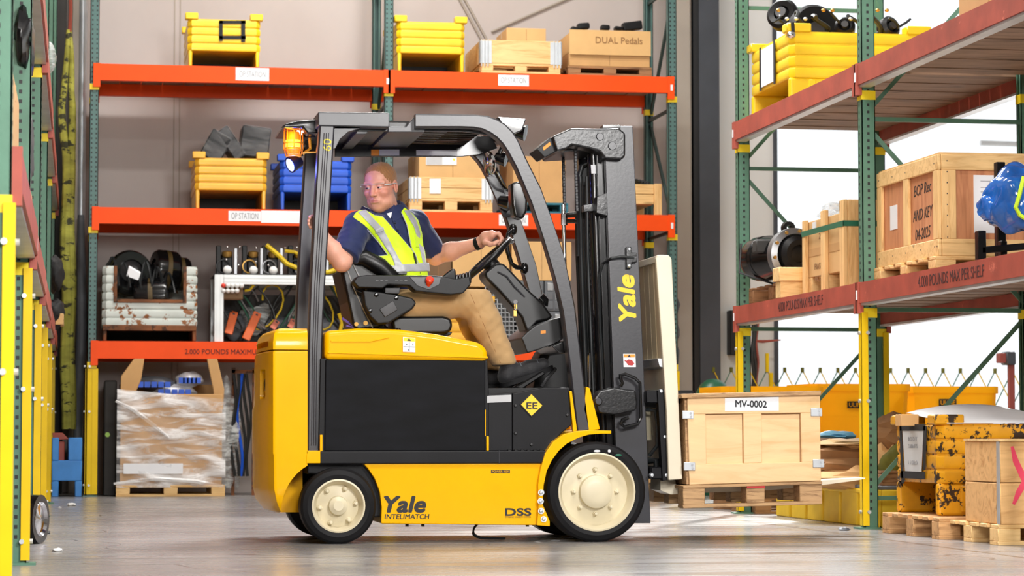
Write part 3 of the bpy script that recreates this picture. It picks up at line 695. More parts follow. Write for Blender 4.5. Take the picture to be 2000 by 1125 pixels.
pz('control_panel', 'guard_black', [(800, 541), (862, 541), (858, 556), (838, 566), (815, 558)], .156, .165, .002, arm)
pz('palm_rest', 'gloss_black', [(858, 545), (868, 536), (884, 524), (890, 526), (892, 548), (880, 558), (862, 556)], .17, .28, .012, arm, 3)
for k in range(5):
    x = 890 + k * 6.2; b = MB(); b.prism([P(x, 540 - k * 2, .17), P(x + 4.5, 535 - k * 1.5, .17), P(x + 6, 545, .17), P(x + 6, 556 - k, .17), P(x + 1, 560 - k, .17)], (0, .07, 0), .004, None, 2); b.build('lever', 'gloss_black', arm)
brk = pz('armrest_bracket', 'plastic_black', [(708, 566), (745, 570), (770, 574), (806, 582), (814, 592), (806, 604), (788, 615), (760, 632), (738, 634), (722, 618), (712, 596)], .2, .32, .012)
pz('bracket_cap', 'dark_steel', [(741, 604), (768, 587), (777, 605), (752, 620)], .192, .21, .004, brk)
pz('bracket_cap', 'dark_steel', [(752, 562), (782, 562), (780, 574), (752, 573)], .19, .25, .004, brk)
for x, y in ((735, 576), (723, 607), (774, 582)): b = MB(); b.lathe([(0, .006), (.008, .005), (.012, 0)], P(x, y, .2), (0, -1, 0), 12); b.build('bracket_screw', 'gloss_black', brk)
b = MB(); b.tube([P(716, 556, .25), P(700, 555, .25), P(693, 560, .25), P(695, 566, .25), P(708, 572, .25)], .006, 8); b.build('cable_loop', 'plastic_black', arm)
b = MB(); b.prism([P(778, 531, .3), P(795, 531, .3), P(795, 536, .3), P(778, 536, .3)], (0, .02, 0), .002); b.build('belt_buckle', 'cast_black', seat)
# --- steering column and wheel
col = pz('steering_column', 'vinyl_black', [(946, 532), (968, 514), (984, 514), (1000, 530), (1032, 565), (1060, 590), (1081, 619), (1071, 626), (1050, 630), (1041, 640), (1029, 650), (1018, 620), (1003, 602), (976, 571), (948, 543)], .44, .66, .03, None, 3)
b = MB(); b.tube([P(972, 531, .435), P(990, 540, .43), P(1005, 560, .43), P(1025, 580, .435)], .004, 6); b.build('column_crease', 'guard_black', col)
b = MB(); b.lathe([(0, .012), (.012, .012), (.014, 0)], P(1007, 590, .435), (-.2, -1, 0), 12); b.tube([P(1007, 590, .43), P(1006, 600, .42), P(1008, 606, .42)], .003, 6); b.build('ignition', 'chrome', col)
b = MB(); b.box(*[v for pr in zip(P(1003, 606, .425), P(1009, 618, .43)) for v in pr], b=.001); b.box(*[v for pr in zip(P(1004, 594, .425), P(1010, 604, .43)) for v in pr], b=.001); b.build('key', 'brass', col)
b = MB(); b.tube([P(1054, 580, .5), P(1062, 588, .5), P(1060, 596, .5)], .03, 10); b.build('column_lever', 'gloss_black', col)
SWC = Vector(P(951, 508, .55)); ax = (SWC - Vector(P(1000, 562, .55))).normalized(); u = Vector((0, 1, 0)); v = ax.cross(u)
SWR = .163
b = MB(); b.tube([SWC + u * SWR * math.cos(t) + v * SWR * math.sin(t) for t in [k * 2 * math.pi / 48 for k in range(48)]], .0145, 12, closed=True); sw = b.build('steering_wheel', 'vinyl_black', FX)
b = MB()
for t in (.3, 2.84, 4.71): b.tube([SWC - ax * .02, SWC + (u * math.cos(t) + v * math.sin(t)) * SWR * .6 - ax * .012, SWC + (u * math.cos(t) + v * math.sin(t)) * SWR], [.018, .014, .011], 8)
b.build('spoke', 'vinyl_black', sw)
b = MB(); b.lathe([(0, .012), (.035, .008), (.045, -.02), (.04, -.09)], SWC, ax, 24); b.build('wheel_hub', 'plastic_black', sw)
b = MB(); k = SWC + v * SWR * (1 if v.z > 0 else -1); b.tube([k + Vector((-.012, -.03, -.015)), k + Vector((.02, -.03, -.005))], [.016, .013], 12); b.build('rim_cap', 'chrome', sw)
pz('dashboard', 'vinyl_black', [(1018, 660), (1030, 648), (1045, 636), (1064, 628), (1098, 618), (1100, 663), (1080, 674), (1050, 684), (1030, 690), (1022, 668)], .3, .85, .008, None, 2)
d = decal(FX, [(1056, 646), (1066, 645), (1066, 651), (1056, 652)], .298, 'decal_orange')
pz('cowl', 'plastic_black', [(1060, 684), (1102, 664), (1122, 772), (1060, 772), (1040, 762), (1052, 700)], .7, .95, .01)
pz('cowl', 'gloss_black', [(1078, 676), (1104, 664), (1108, 690), (1092, 690)], .2, .7, .006)
pz('floor_plate', 'plastic_black', [(940, 758), (1112, 757), (1114, 770), (940, 772)], .12, .95, .004)
b = MB(); b.prism([P(1005, 757, .3), P(1060, 724, .3), P(1066, 730, .3), P(1020, 760, .3)], (0, .12, 0), .006); b.build('pedal', 'plastic_black', FX)
b = MB(); b.tube([P(1058, 755, .35), P(1066, 742, .35), P(1085, 720, .4)], .01, 8); b.build('pedal_rod', 'dark_steel', FX)
# --- grab handle, mirrors, work lamps on the front legs
b = MB(); b.tube([P(1003, 446, .88), P(993, 456, .86), P(990, 470, .86), P(991, 490, .86), P(999, 515, .86), P(1008, 522, .86), P(1024, 524, .88)], .013, 10); gh = b.build('grab_handle', 'gloss_black', FX)
for x, y in ((1002, 448), (1024, 524)):
    b = MB(); p = P(x, y, .88); b.ell(p, (.024, .02, .032), 12); q = MB(); b.build('handle_foot', 'gloss_black', gh)
b = MB(); b.lathe([(0, .012), (.02, .01), (.034, 0), (.036, -.018), (.026, -.04)], (0, 0, 0), ZA, 24, Matrix.Translation(P(953, 320, .72)) @ Vector((-.75, -.62, -.1)).to_track_quat('Z', 'Y').to_matrix().to_4x4() @ Matrix.Diagonal((1, 1.9, 1, 1))); b.build('mirror', 'chrome', FX)
b = MB(); b.tube([P(958, 320, .75), P(968, 305, .78), P(985, 300, .85), P(992, 315, .9)], .007, 8); b.tube([P(966, 335, .76), P(980, 360, .8), P(992, 372, .86)], .008, 8); b.tube([P(975, 300, .75), P(984, 282, .75), P(1000, 262, .6)], .012, 8); b.build('mirror_arm', 'gloss_black', FX)
for px, py, w, s in ((978, 310, .8, .04), (985, 395, .85, .045), (1016, 258, .55, .045)):
    b = MB(); d = Vector((.9, -.35, -.2)).normalized(); c = Vector(P(px, py, w)); b.cyl(c - d * .03, c + d * .03, s * .7, s, 20); wl = b.build('work_lamp', 'gloss_black', FX)
    b = MB(); b.lathe([(0, .034), (s * .8, .031)], c, d, 20); b.build('lens', 'clear_lens', wl)
pz('speaker_box', 'gloss_black', [(998, 358), (1010, 354), (1020, 356), (1031, 390), (1030, 412), (1022, 428), (1005, 424), (1000, 400)], .5, .62, .02, None, 3)
b = MB(); b.cyl(P(1028, 385, .56), P(1050, 384, .56), .02); b.build('speaker_mount', 'plastic_black', FX)
pz('lamp_plate', 'guard_black', [(950, 345), (975, 345), (1000, 420), (985, 425)], .9, .915, .003)
# --- mast
mast = thing('tmp', '', 'x'); bpy.data.objects.remove(mast)
def chan(name, xl, xr, w0, w1, y0=246, y1=1022, mat='truck_black', base=None):
    t = lambda y: (y - 246) / 776
    return pz(name, mat, [(xl, y0), (xr, y0), (xr + 35 * t(y1), y1), (xl + 28 * t(y1), y1)], w0, w1, .004, base=base)
mr = chan('mast_rail', 1180, 1236, .215, .26, mat='guard_black'); chan('mast_rail', 1180, 1236, .82, .865, mat='guard_black', base=.215)
chan('mast_rail', 1180, 1188, .26, .33, mat='gloss_black'); chan('mast_rail', 1180, 1188, .75, .82, mat='gloss_black', base=.26)
chan('inner_rail', 1164, 1190, .27, .31, 268, 1000, 'gloss_black'); chan('inner_rail', 1164, 1190, .77, .81, 268, 1000, 'gloss_black', .27)
for px, w, r, y0 in ((1158, .33, .03, 300), (1168, .72, .03, 300), (1148, .55, .04, 420)):
    b = MB(); b.cyl(P(px, y0, w), P(px + 26, 985, w), r, n=20); b.build('lift_cylinder', 'gloss_black', FX)
b = MB(); b.cyl(P(1161, 300, .33), P(1163, 340, .33), .031); b.build('cylinder_sticker', 'paper', FX) if 0 else None
d = decal(FX, [(1154, 322), (1163, 322), (1164, 339), (1155, 339)], .297, 'paper')
for px, w, r in ((1133, .42, .014), (1140, .47, .010), (1152, .62, .012), (1126, .66, .012), (1146, .3, .008)):
    b = MB(); b.tube([P(px, 345, w), P(px + 2, 500, w), P(px + 14, 800, w), P(px + 20, 930, w)], r, 10); b.build('hose', 'hose_dark', FX)
b = MB(); b.tube([P(1131, 500, .43), P(1131, 345, .43), P(1137, 324, .43), P(1148, 318, .43), P(1157, 330, .43)], .015, 10); b.cyl(P(1150, 346, .44), P(1150, 346, .49), .052, n=24); b.build('hose_sheave', 'hose_dark', FX)
for px, w, y0, y1 in ((1122, .3, 295, 420), (1148, .4, 380, 930), (1098, .6, 295, 420)):
    b = MB(); n = int((y1 - y0) / 6)
    for k in range(n):
        y = y0 + k * 6; x = px + (y - 246) * .03; p = P(x, y, w); b.box(p[0] - .008, p[0] + .008, p[1] - (.012 if k % 2 else .007), p[1] + (.012 if k % 2 else .007), p[2] - .011, p[2] + .009, .003)
    b.build('lift_chain', 'dark_steel', FX)
b = MB(); b.cyl(P(1100, 400, .6), P(1104, 560, .6), .011); b.cyl(P(1102, 418, .6), P(1102, 440, .6), .018, n=6); b.build('chain_rod', 'chrome', FX)
b = MB(); b.cyl(P(1110, 420, .6), P(1131, 418, .45), .016, n=8); b.cyl(P(1106, 432, .6), P(1140, 432, .45), .012, n=8); b.build('chain_bracket', 'cast_black', FX)
hc = pz('mast_head', 'cast_black', [(1079, 266), (1115, 250), (1174, 251), (1210, 250), (1222, 260), (1222, 305), (1214, 312), (1182, 310), (1172, 296), (1150, 290), (1117, 284), (1107, 291), (1088, 296)], .16, .3, .012)
pz('mast_head_nose', 'plastic_black', [(1048, 291), (1076, 267), (1090, 294), (1064, 308)], .2, .44, .006, hc)
d = decal(hc, [(1060, 288), (1074, 277), (1076, 283), (1062, 294)], .196, 'decal_orange', 'nose_sticker')
pz('mast_crosshead', 'cast_black', [(1085, 268), (1175, 258), (1175, 292), (1092, 297)], .3, .8, .01)
b = MB()
for x, y, r in ((1172, 267, .021), (1196, 285, .023)):
    b.lathe([(0, .004), (r - .003, .004), (r, 0), (r + .002, -.02)], P(x, y, .158), (0, -1, 0), 24)
b.build('mast_pin', 'guard_black', hc)
pz('mast_cap', 'gloss_black', [(1177, 244), (1212, 244), (1212, 252), (1177, 252)], .2, .28, .003)
pz('stay_bracket', 'cast_black', [(1166, 384), (1186, 376), (1187, 422), (1165, 416)], .2, .28, .004)
pz('stay_bracket', 'cast_black', [(1140, 400), (1168, 396), (1168, 412), (1140, 414)], .28, .34, .004)
c = P(1224, 581, .2); text('Yale', 'logo', 'logo_yellow', mr, P(1224, 582, .2135), (-.05, 0, 1), (-1, 0, -.05), .086, w=.24, heavy=.06, shear=.2)
d = decal(mr, [(1217, 691), (1241, 691), (1242, 717), (1218, 717)], .2135)
b = MB(); b.prism([P(x, y, .2125) for x, y in [(1218, 692), (1240, 692), (1240, 698), (1218, 698)]], (0, .001, 0)); b.m = 1; b.prism([P(x, y, .212) for x, y in [(1229, 692.5), (1232.5, 697.5), (1225.5, 697.5)]], (0, .001, 0)); b.m = 2
b.prism([P(x, y, .212) for x, y in [(1222, 706), (1227, 702), (1234, 703), (1239, 710), (1235, 714), (1227, 713)]], (0, .001, 0)); b.prism([P(x, y, .2115) for x, y in [(1220, 703), (1226, 706), (1226, 708), (1220, 705)]], (0, .001, 0))
b.build('symbols', ['decal_orange', 'ink', 'decal_red'], mr)
cl = pz('hose_clamp', 'cast_black', [(1223, 482), (1233, 482), (1234, 493), (1245, 494), (1245, 512), (1234, 513), (1234, 524), (1224, 524)], .185, .22, .004)
b = MB()
for y in (487, 519): b.lathe([(0, .008), (.006, .007), (.01, .0)], P(1229, y, .184), (0, -1, 0), 8)
b.build('clamp_bolt', 'galv', cl)
b = MB(); b.tube([P(1238, 504, .19), P(1215, 501, .18), P(1195, 504, .19), P(1178, 514, .26), P(1170, 540, .28), P(1172, 640, .3), P(1180, 740, .3)], .007, 8); b.build('side_hose', 'hose_dark', FX)
tb_ = pz('tilt_bracket', 'cast_black', [(1160, 778), (1172, 762), (1200, 756), (1220, 760), (1242, 762), (1246, 790), (1242, 802), (1200, 810), (1170, 806)], .12, .22, .012)
b = MB(); b.lathe([(0, .02), (.016, .02), (.022, .01), (.022, -.03)], P(1168, 784, .12), (0, -1, 0), 16); b.build('tilt_pin', 'guard_black', tb_)
b = MB(); b.tube([P(1212, 755, .16), P(1216, 748, .16), P(1213, 742, .16), P(1211, 733, .16), P(1220, 730, .16), P(1240, 738, .16), P(1250, 748, .16), P(1252, 815, .16), P(1246, 828, .16), P(1220, 834, .16), P(1213, 828, .16), P(1215, 820, .16), P(1228, 816, .16)], .009, 8); b.build('mast_hook', 'gloss_black', mr)
b = MB(); b.cyl(P(1130, 830, .33), P(1152, 770, .33), .028); b.cyl(P(1152, 690, .4), P(1152, 760, .4), .014); b.build('tilt_cylinder', 'chrome', FX)
for y in (330, 640, 960): b = MB(); a, c = P(1188 + (y - 246) * .036, y, .26), P(1188 + (y - 246) * .036, y, .82); b.box(a[0] - .02, a[0] + .03, a[1], c[1], a[2] - .04, a[2] + .04, .006); b.build('mast_crossbar', 'cast_black', FX)
# --- push-pull faceplate, carriage and platens
fp = pz('faceplate', 'plate_cream', [(1281, 505), (1284, 498), (1306, 498), (1312, 505), (1333, 936), (1306, 938), (1302, 800)], .1, .135, .006, None, 3)
pz('faceplate_panel', 'plate_cream', [(1290, 500), (1309, 500), (1331, 936), (1312, 936)], .135, .97, .004, fp, base=.1)
pz('faceplate_edge', 'plate_cream', [(1281, 505), (1284, 498), (1306, 498), (1312, 505), (1333, 936), (1306, 938), (1302, 800)], .97, 1.0, .006, fp, base=.1)
pz('faceplate_edge', 'plate_cream', [(1283, 499), (1305, 499), (1305, 512), (1283, 512)], .12, .98, .004, fp)
pz('faceplate_edge', 'galv', [(1284, 700), (1304, 700), (1305, 722), (1288, 716)], .13, .98, .004, fp)
for k in range(7):
    w = .14 + k * .118; pz('rib', 'rib_tan', [(1285, 508), (1298, 508), (1307, 702), (1294, 702)], w, w + .108, .006, fp, base=.13)
car = pz('carriage', 'truck_black', [(1284, 762), (1297, 760), (1309, 936), (1294, 940)], .14, .2, .006)
pz('carriage', 'truck_black', [(1284, 762), (1297, 760), (1309, 936), (1294, 940)], .8, .86, .006, base=.14)
for y, h in ((762, 26), (912, 24)): b = MB(); t = (y - 762) * .07; a = P(1262 + t, y, .16); c = P(1290 + t, y + h, .95); b.box(a[0], c[0], a[1], c[1], a[2], a[2] - h / 377, .006); b.build('carriage_bar', 'truck_black', FX)
b = MB()
for x, y in ((1291, 764), (1298, 853), (1301, 928), (1273, 928)): b.lathe([(0, .012), (.008, .011), (.012, 0), (.012, -.02)], P(x, y, .15), (0, -1, 0), 10)
b.build('carriage_bolt', 'galv', car)
b = MB(); b.tube([P(1262, 800, .25), P(1280, 802, .22), P(1284, 830, .22), P(1284, 870, .22), P(1268, 890, .25)], .01, 8); b.tube([P(1260, 785, .3), P(1284, 786, .28)], .03, 12); b.tube([P(1262, 900, .3), P(1282, 900, .26), P(1284, 930, .26)], .02, 10); b.build('carriage_hose', 'hose_dark', FX)
b = MB(); b.cyl(P(1266, 860, .4), P(1264, 790, .4), .018); b.cyl(P(1278, 850, .5), P(1276, 790, .5), .014); b.build('side_shift_cylinder', 'wheel_cream', FX)
# platens: thin tapered blades entering the pallet
for w in (.24, .64):
    b = MB(); rings = []
    for px, yt, th in ((1290, 932, 26), (1310, 944, 22), (1340, 950, 14), (1500, 946, 12), (1610, 938, 9), (1670, 934, 5), (1690, 933, 2)):
        a = P(px, yt, w); h = th / 377; hw = .12 if px < 1660 else .08
        rings.append([(a[0], a[1] - .0, a[2]), (a[0], a[1] + hw * 2, a[2]), (a[0], a[1] + hw * 2, a[2] - h), (a[0], a[1], a[2] - h)])
    b.loft(rings); b.build('platen', 'plate_cream', FX, 25)
pz('platen_heel', 'plate_cream', [(1292, 936), (1320, 936), (1322, 952), (1316, 964), (1300, 964), (1290, 950)], .26, .42, .01, None, 3)
pz('platen_heel', 'plate_cream', [(1292, 936), (1320, 936), (1322, 952), (1316, 964), (1300, 964), (1290, 950)], .66, .82, .01, None, 3)
# ================================================================ the driver
A = lambda *a: np.array(P(*a), dtype=np.float32)
def sd_ell(p, c, axes, r):
    q = (p - c) @ np.asarray(axes, np.float32).T; r = np.asarray(r, np.float32)
    k0 = np.linalg.norm(q / r, axis=1); k1 = np.linalg.norm(q / (r * r), axis=1) + 1e-9
    return k0 * (k0 - 1) / k1
def sd_cone(p, a, b, r1, r2):
    ba = b - a; h = np.clip((p - a) @ ba / (ba @ ba), 0, 1)
    return np.linalg.norm(p - a - h[:, None] * ba, axis=1) - (r1 + (r2 - r1) * h)
def smin(a, b, k):
    h = np.clip(.5 + .5 * (b - a) / k, 0, 1); return b + (a - b) * h - k * h * (1 - h)
def smax(a, b, k): return -smin(-a, -b, k)
def chain(p, pts, rs, k=.012):
    d = None
    for i in range(len(pts) - 1):
        e = sd_cone(p, pts[i], pts[i + 1], rs[i], rs[i + 1]); d = e if d is None else smin(d, e, k)
    return d
def nets(fn, lo, hi, h):
    """surface nets over the field fn: vertices and quads of its zero level"""
    lo = np.array(lo, np.float32); n = np.ceil((np.array(hi) - lo) / h).astype(int) + 1
    g = np.stack(np.meshgrid(*[lo[i] + h * np.arange(n[i], dtype=np.float32) for i in range(3)], indexing='ij'), -1)
    F = fn(g.reshape(-1, 3)).reshape(n).astype(np.float32); s = F < 0
    c = [slice(0, -1), slice(1, None)]
    cnt = np.zeros(n - 1, np.float32); acc = np.zeros((*(n - 1), 3), np.float32)
    for ax in range(3):
        o = [a for a in range(3) if a != ax]
        for i in (0, 1):
            for j in (0, 1):
                A_ = [None] * 3; A_[ax] = c[0]; A_[o[0]] = c[i]; A_[o[1]] = c[j]; B_ = list(A_); B_[ax] = c[1]
                fa, fb = F[tuple(A_)], F[tuple(B_)]; x = (fa < 0) != (fb < 0)
                t = np.where(x, fa / np.where(x, fa - fb, 1), 0); q = np.zeros((*x.shape, 3), np.float32)
                q[..., ax] = t; q[..., o[0]] = i; q[..., o[1]] = j; acc += q * x[..., None]; cnt += x
    m = cnt > 0; idx = -np.ones(n - 1, int); idx[m] = np.arange(m.sum())
    ijk = np.argwhere(m); V = lo + h * (ijk + acc[m] / cnt[m][:, None]); Q = []
    for ax in range(3):
        o = [(ax + 1) % 3, (ax + 2) % 3]
        sl = [slice(None)] * 3; sl[ax] = slice(0, -1); s0 = s[tuple(sl)]; sl[ax] = slice(1, None); s1 = s[tuple(sl)]
        e = np.argwhere(s0 != s1); e = e[(e[:, o[0]] > 0) & (e[:, o[1]] > 0) & (e[:, o[0]] < n[o[0]] - 1) & (e[:, o[1]] < n[o[1]] - 1)]
        if not len(e): continue
        def at_(d0, d1): k = e.copy(); k[:, o[0]] -= d0; k[:, o[1]] -= d1; return idx[k[:, 0], k[:, 1], k[:, 2]]
        q = np.stack([at_(1, 1), at_(0, 1), at_(0, 0), at_(1, 0)], 1); fl = ~s0[tuple(e.T)]; q[fl] = q[fl][:, ::-1]; Q.append(q)
    Q = np.concatenate(Q); return V, Q[(Q >= 0).all(1)]
def relax(V, Q, it=2):
    for _ in range(it):
        a = np.zeros_like(V); c = np.zeros(len(V))
        for i in range(4):
            for j in (1, 3): np.add.at(a, Q[:, i], V[Q[:, (i + j) % 4]]); np.add.at(c, Q[:, i], 1)
        V = V * .5 + .5 * a / np.maximum(c, 1)[:, None]
    return V
def sdf_mesh(name, parts, mat, parent, col=None, it=1):
    """parts: list of (fn, lo, hi, h) joined into one mesh; col(points) -> rgb gives the attribute 'tint'"""
    VS, QS, k = [], [], 0
    for fn, lo, hi, h in parts:
        V, Q = nets(fn, lo, hi, h); V = relax(V, Q, it); VS.append(V); QS.append(Q + k); k += len(V)
    V = np.concatenate(VS); Q = np.concatenate(QS); Mi = np.array(world_m(parent).inverted())
    me = bpy.data.meshes.new(name); L = V @ Mi[:3, :3].T + Mi[:3, 3]
    me.from_pydata([tuple(map(float, v)) for v in L], [], [tuple(map(int, q)) for q in Q])
    me.materials.append(MATS[mat]); me.shade_smooth()
    if col is not None:
        c = col(V); at_ = me.color_attributes.new('tint', 'FLOAT_COLOR', 'POINT')
        at_.data.foreach_set('color', np.concatenate([c, np.ones((len(c), 1))], 1).astype(np.float32).ravel())
    o = bpy.data.objects.new(name, me); C.objects.link(o); o.parent = parent; WM[o.name] = world_m(parent).copy(); return o
def tint_mat(name, rough, sss=0, nz=.1, ns=60, bm=.1):
    m, nt, b = new_mat(name); a = N(nt, 'ShaderNodeAttribute', attribute_name='tint'); n = noise(nt, coords(nt), ns, 4)
    c = mixc(nt, ramp(nt, n, ((.3, (0, 0, 0)), (.75, (nz, nz, nz)))), a.outputs[0], (.12, .05, .03, 1))
    nt.links.new(c, b.inputs['Base Color']); b.inputs['Roughness'].default_value = rough
    b.inputs['Subsurface Weight'].default_value = sss; b.inputs['Subsurface Radius'].default_value = (.012, .005, .003); b.inputs['Subsurface Scale'].default_value = .5
    bump(nt, b, n, bm, .002)
tint_mat('skin', .48, .12, .1, 70)
def cloth(name, col, rough=.8, sc=9, st=.5, dist=.012, weave=True):
    m, nt, b = new_mat(name); v = coords(nt); n = noise(nt, v, sc, 3, .5, .8)
    d = tuple(x * .86 for x in col[:3]) + (1,); nt.links.new(ramp(nt, n, ((.3, d), (.7, col))), b.inputs['Base Color'])
    b.inputs['Roughness'].default_value = rough; b.inputs['Sheen Weight'].default_value = .2; bump(nt, b, n, st, dist)
cloth('navy_knit', S(15, 32, 80), .75); cloth('hi_vis', S(214, 250, 20), .6, 7, .4); cloth('reflective', S(176, 178, 184), .35, 9, .3)
cloth('khaki', S(186, 150, 102), .85, 8, .5); cloth('shoe_mesh', S(26, 26, 30), .7, 60, .6, .003); cloth('hair', S(164, 112, 66), .55, 200, 1, .003)
cloth('undershirt', S(235, 236, 240), .8)
DR = thing('person', 'man in navy polo and yellow safety vest seated at the wheel looking back', 'person', P(800, 620, .55))
# ---- torso
def unit(v): v = np.asarray(v, np.float32); return v / np.linalg.norm(v)
tf = unit((.60, -.80, 0)); tl = unit((.80, .60, 0)); tu = np.array((0, 0, 1), np.float32); TA = [tf, tl, tu]
SR, SL = A(700, 441, .37), A(810, 436, .66); NB = A(764, 418, .5)
CH = A(762, 470, .53); BE = A(780, 535, .53); PE = A(792, 600, .54)
def torso(p):
    d = sd_ell(p, CH, TA, (.125, .182, .185))
    d = smin(d, sd_ell(p, BE, TA, (.142, .165, .16)), .06)
    d = smin(d, sd_cone(p, SR, SL, .066, .066), .05)
    d = smin(d, sd_cone(p, NB + np.float32((0, 0, .01)), CH, .075, .1), .05)
    return smin(d, sd_ell(p, PE, TA, (.14, .17, .12)), .06)
def wr(p, a, f1, f2, f3):
    return a * (np.sin(p @ np.float32(f1)) * np.sin(p @ np.float32(f2) + 1.3) + .6 * np.sin(p @ np.float32(f3) + .4))
ER, EL = A(668, 512, .27), A(850, 500, .80); WRR, WRL = A(627, 456, .255), A(936, 475, .635)
def shirt(p):
    d = torso(p) - .004
    s1 = sd_cone(p, SR, SR + (ER - SR) * .86, .074, .077); s2 = sd_cone(p, SL, SL + (EL - SL) * .84, .07, .074)
    s1 = smax(s1, (p - (SR + (ER - SR) * .84)) @ unit(ER - SR), .006); s2 = smax(s2, (p - (SL + (EL - SL) * .82)) @ unit(EL - SL), .006)
    d = smin(smin(d, s1, .03), s2, .03) + wr(p, .0022, (60, 40, 70), (-40, 60, 50), (90, -30, 60))
    neck = sd_cone(p, NB + np.float32((0, 0, -.02)), NB + np.float32((-.03, -.04, .2)), .058, .06)
    return smax(d, -neck, .008)
bb = lambda c, r: (c - np.float32(r), c + np.float32(r))
lo, hi = np.minimum(A(640, 610, .2), A(640, 400, .2)), np.maximum(A(880, 390, .95), A(880, 600, .95))
sdf_mesh('polo_shirt', [(shirt, (lo[0], Y0 + .15, lo[2] - .0), (hi[0], Y0 + .95, hi[2] + .02), .0075)], 'navy_knit', DR)
# ---- vest: shell over the torso, traced front panels
def pix(p):
    d = p - np.float32((0, 0, CAM_H)); z = d @ _fw.astype(np.float32)
    return np.stack([1000 + FPX * (d @ _rt.astype(np.float32)) / z, 562.5 - FPX * (d @ _up.astype(np.float32)) / z], 1)
def poly_sd(q, poly):
    v = np.float32(poly); n = len(v); d = np.full(len(q), 1e9, np.float32); ins = np.zeros(len(q), bool)
    for i in range(n):
        a, b = v[i], v[(i + 1) % n]; e = b - a; w = q - a; t = np.clip(w @ e / (e @ e), 0, 1)
        d = np.minimum(d, np.linalg.norm(w - t[:, None] * e, axis=1))
        c = ((a[1] <= q[:, 1]) != (b[1] <= q[:, 1])) & (q[:, 0] < a[0] + (q[:, 1] - a[1]) * e[0] / (e[1] if e[1] else 1e-9)); ins ^= c
    return np.where(ins, -d, d) / 370.0
def shell(off, th, polys, back=None):
    def fn(p):
        t = torso(p); d = np.maximum(t - off - th / 2, off - th / 2 - t) + 0
        m = np.abs(t - off) < .04; out = np.maximum(d, .02) * 1; q = p[m]; front = (q - CH) @ tf > -.045
        px = pix(q); r = np.min([poly_sd(px, y) for y in polys], 0); rb = poly_sd(px, back) if back else np.full(len(q), .05, np.float32)
        out[m] = np.maximum(d[m] + wr(q, .0015, (60, 40, 70), (-40, 60, 50), (90, -30, 60)), np.where(front, r, rb)); return out
    return fn
VL = [(689, 424), (693, 417), (707, 406), (730, 419), (746, 422), (768, 446), (802, 484), (810, 497), (818, 520), (825, 560), (742, 560), (741, 536), (731, 521), (714, 501), (735, 501), (757, 498), (739, 472), (717, 447)]
VR = [(783, 414), (790, 405), (806, 417), (817, 430), (824, 453), (829, 482), (839, 560), (827, 560), (819, 520), (811, 497), (804, 484), (795, 439)]
blo, bhi = (lo[0] + .06, Y0 + .22, P(0, 548, .5)[2]), (hi[0] - .05, Y0 + .85, hi[2] + .02)
vest = sdf_mesh('safety_vest', [(shell(.011, .010, [VL, VR], [(690, 425), (780, 395), (820, 425), (838, 560), (700, 560)]), blo, bhi, .004)], 'hi_vis', DR)
ST = [[(699, 414), (714, 409), (730, 427), (748, 446), (780, 506), (793, 527), (776, 533), (766, 504), (730, 447)], [(789, 411), (798, 410), (812, 428), (818, 444), (829, 490), (832, 515), (826, 515), (822, 496), (809, 444)]]
SB = [[(729, 513), (745, 514), (776, 520), (784, 516), (838, 513), (840, 530), (790, 531), (775, 533), (752, 529), (738, 527)]]
sdf_mesh('reflective_stripe', [(shell(.016, .0085, ST + SB), blo, bhi, .0035)], 'reflective', vest)
b = MB()
def surf(px, py, off):
    for k in range(140):
        q = A(px, py, .2 + k * .004)
        if torso(q[None])[0] < off: return q
    return q
for pts in ([(803, 484), (811, 497), (819, 520), (824, 540)],):
    b.tube([surf(x, y, .017) for x, y in pts], .003, 6)
b.build('zip', 'reflective', vest)
b = MB(); b.tube([surf(808, 494, .022), surf(811, 505, .024), surf(813, 515, .024)], [.004, .006, .003], 6); b.build('pen_clip', 'cloth_black', vest)
for pts in ([(692, 421), (717, 448), (739, 473), (757, 498)], [(714, 501), (735, 501), (757, 498)], [(784, 415), (795, 440), (803, 482)], [(708, 407), (730, 420), (747, 423), (768, 447), (801, 484)]):
    b = MB(); b.tube([surf(x, y, .0165) for x, y in pts], .0025, 6); b.build('vest_edging', 'reflective', vest)
b = MB(); q = surf(740, 451, .02); b.tube([surf(733, 453, .02), surf(748, 447, .02)], .012, 6); b.build('radio_loop', 'reflective', vest)
b = MB(); 
pk = [surf(808, 456, .018), surf(823, 456, .018), surf(826, 482, .02), surf(812, 482, .02)]; b.add([tuple(q - tf * .004) for q in pk] + [tuple(q + tf * .004) for q in pk], [(0, 1, 2, 3), (4, 5, 6, 7), (0, 1, 5, 4), (1, 2, 6, 5), (2, 3, 7, 6), (3, 0, 4, 7)]); b.build('vest_pocket', 'hi_vis', vest)
b = MB(); b.tube([surf(778, 536, .021), surf(794, 535, .021)], .006, 4); b.build('vest_tag', 'cloth_black', vest)
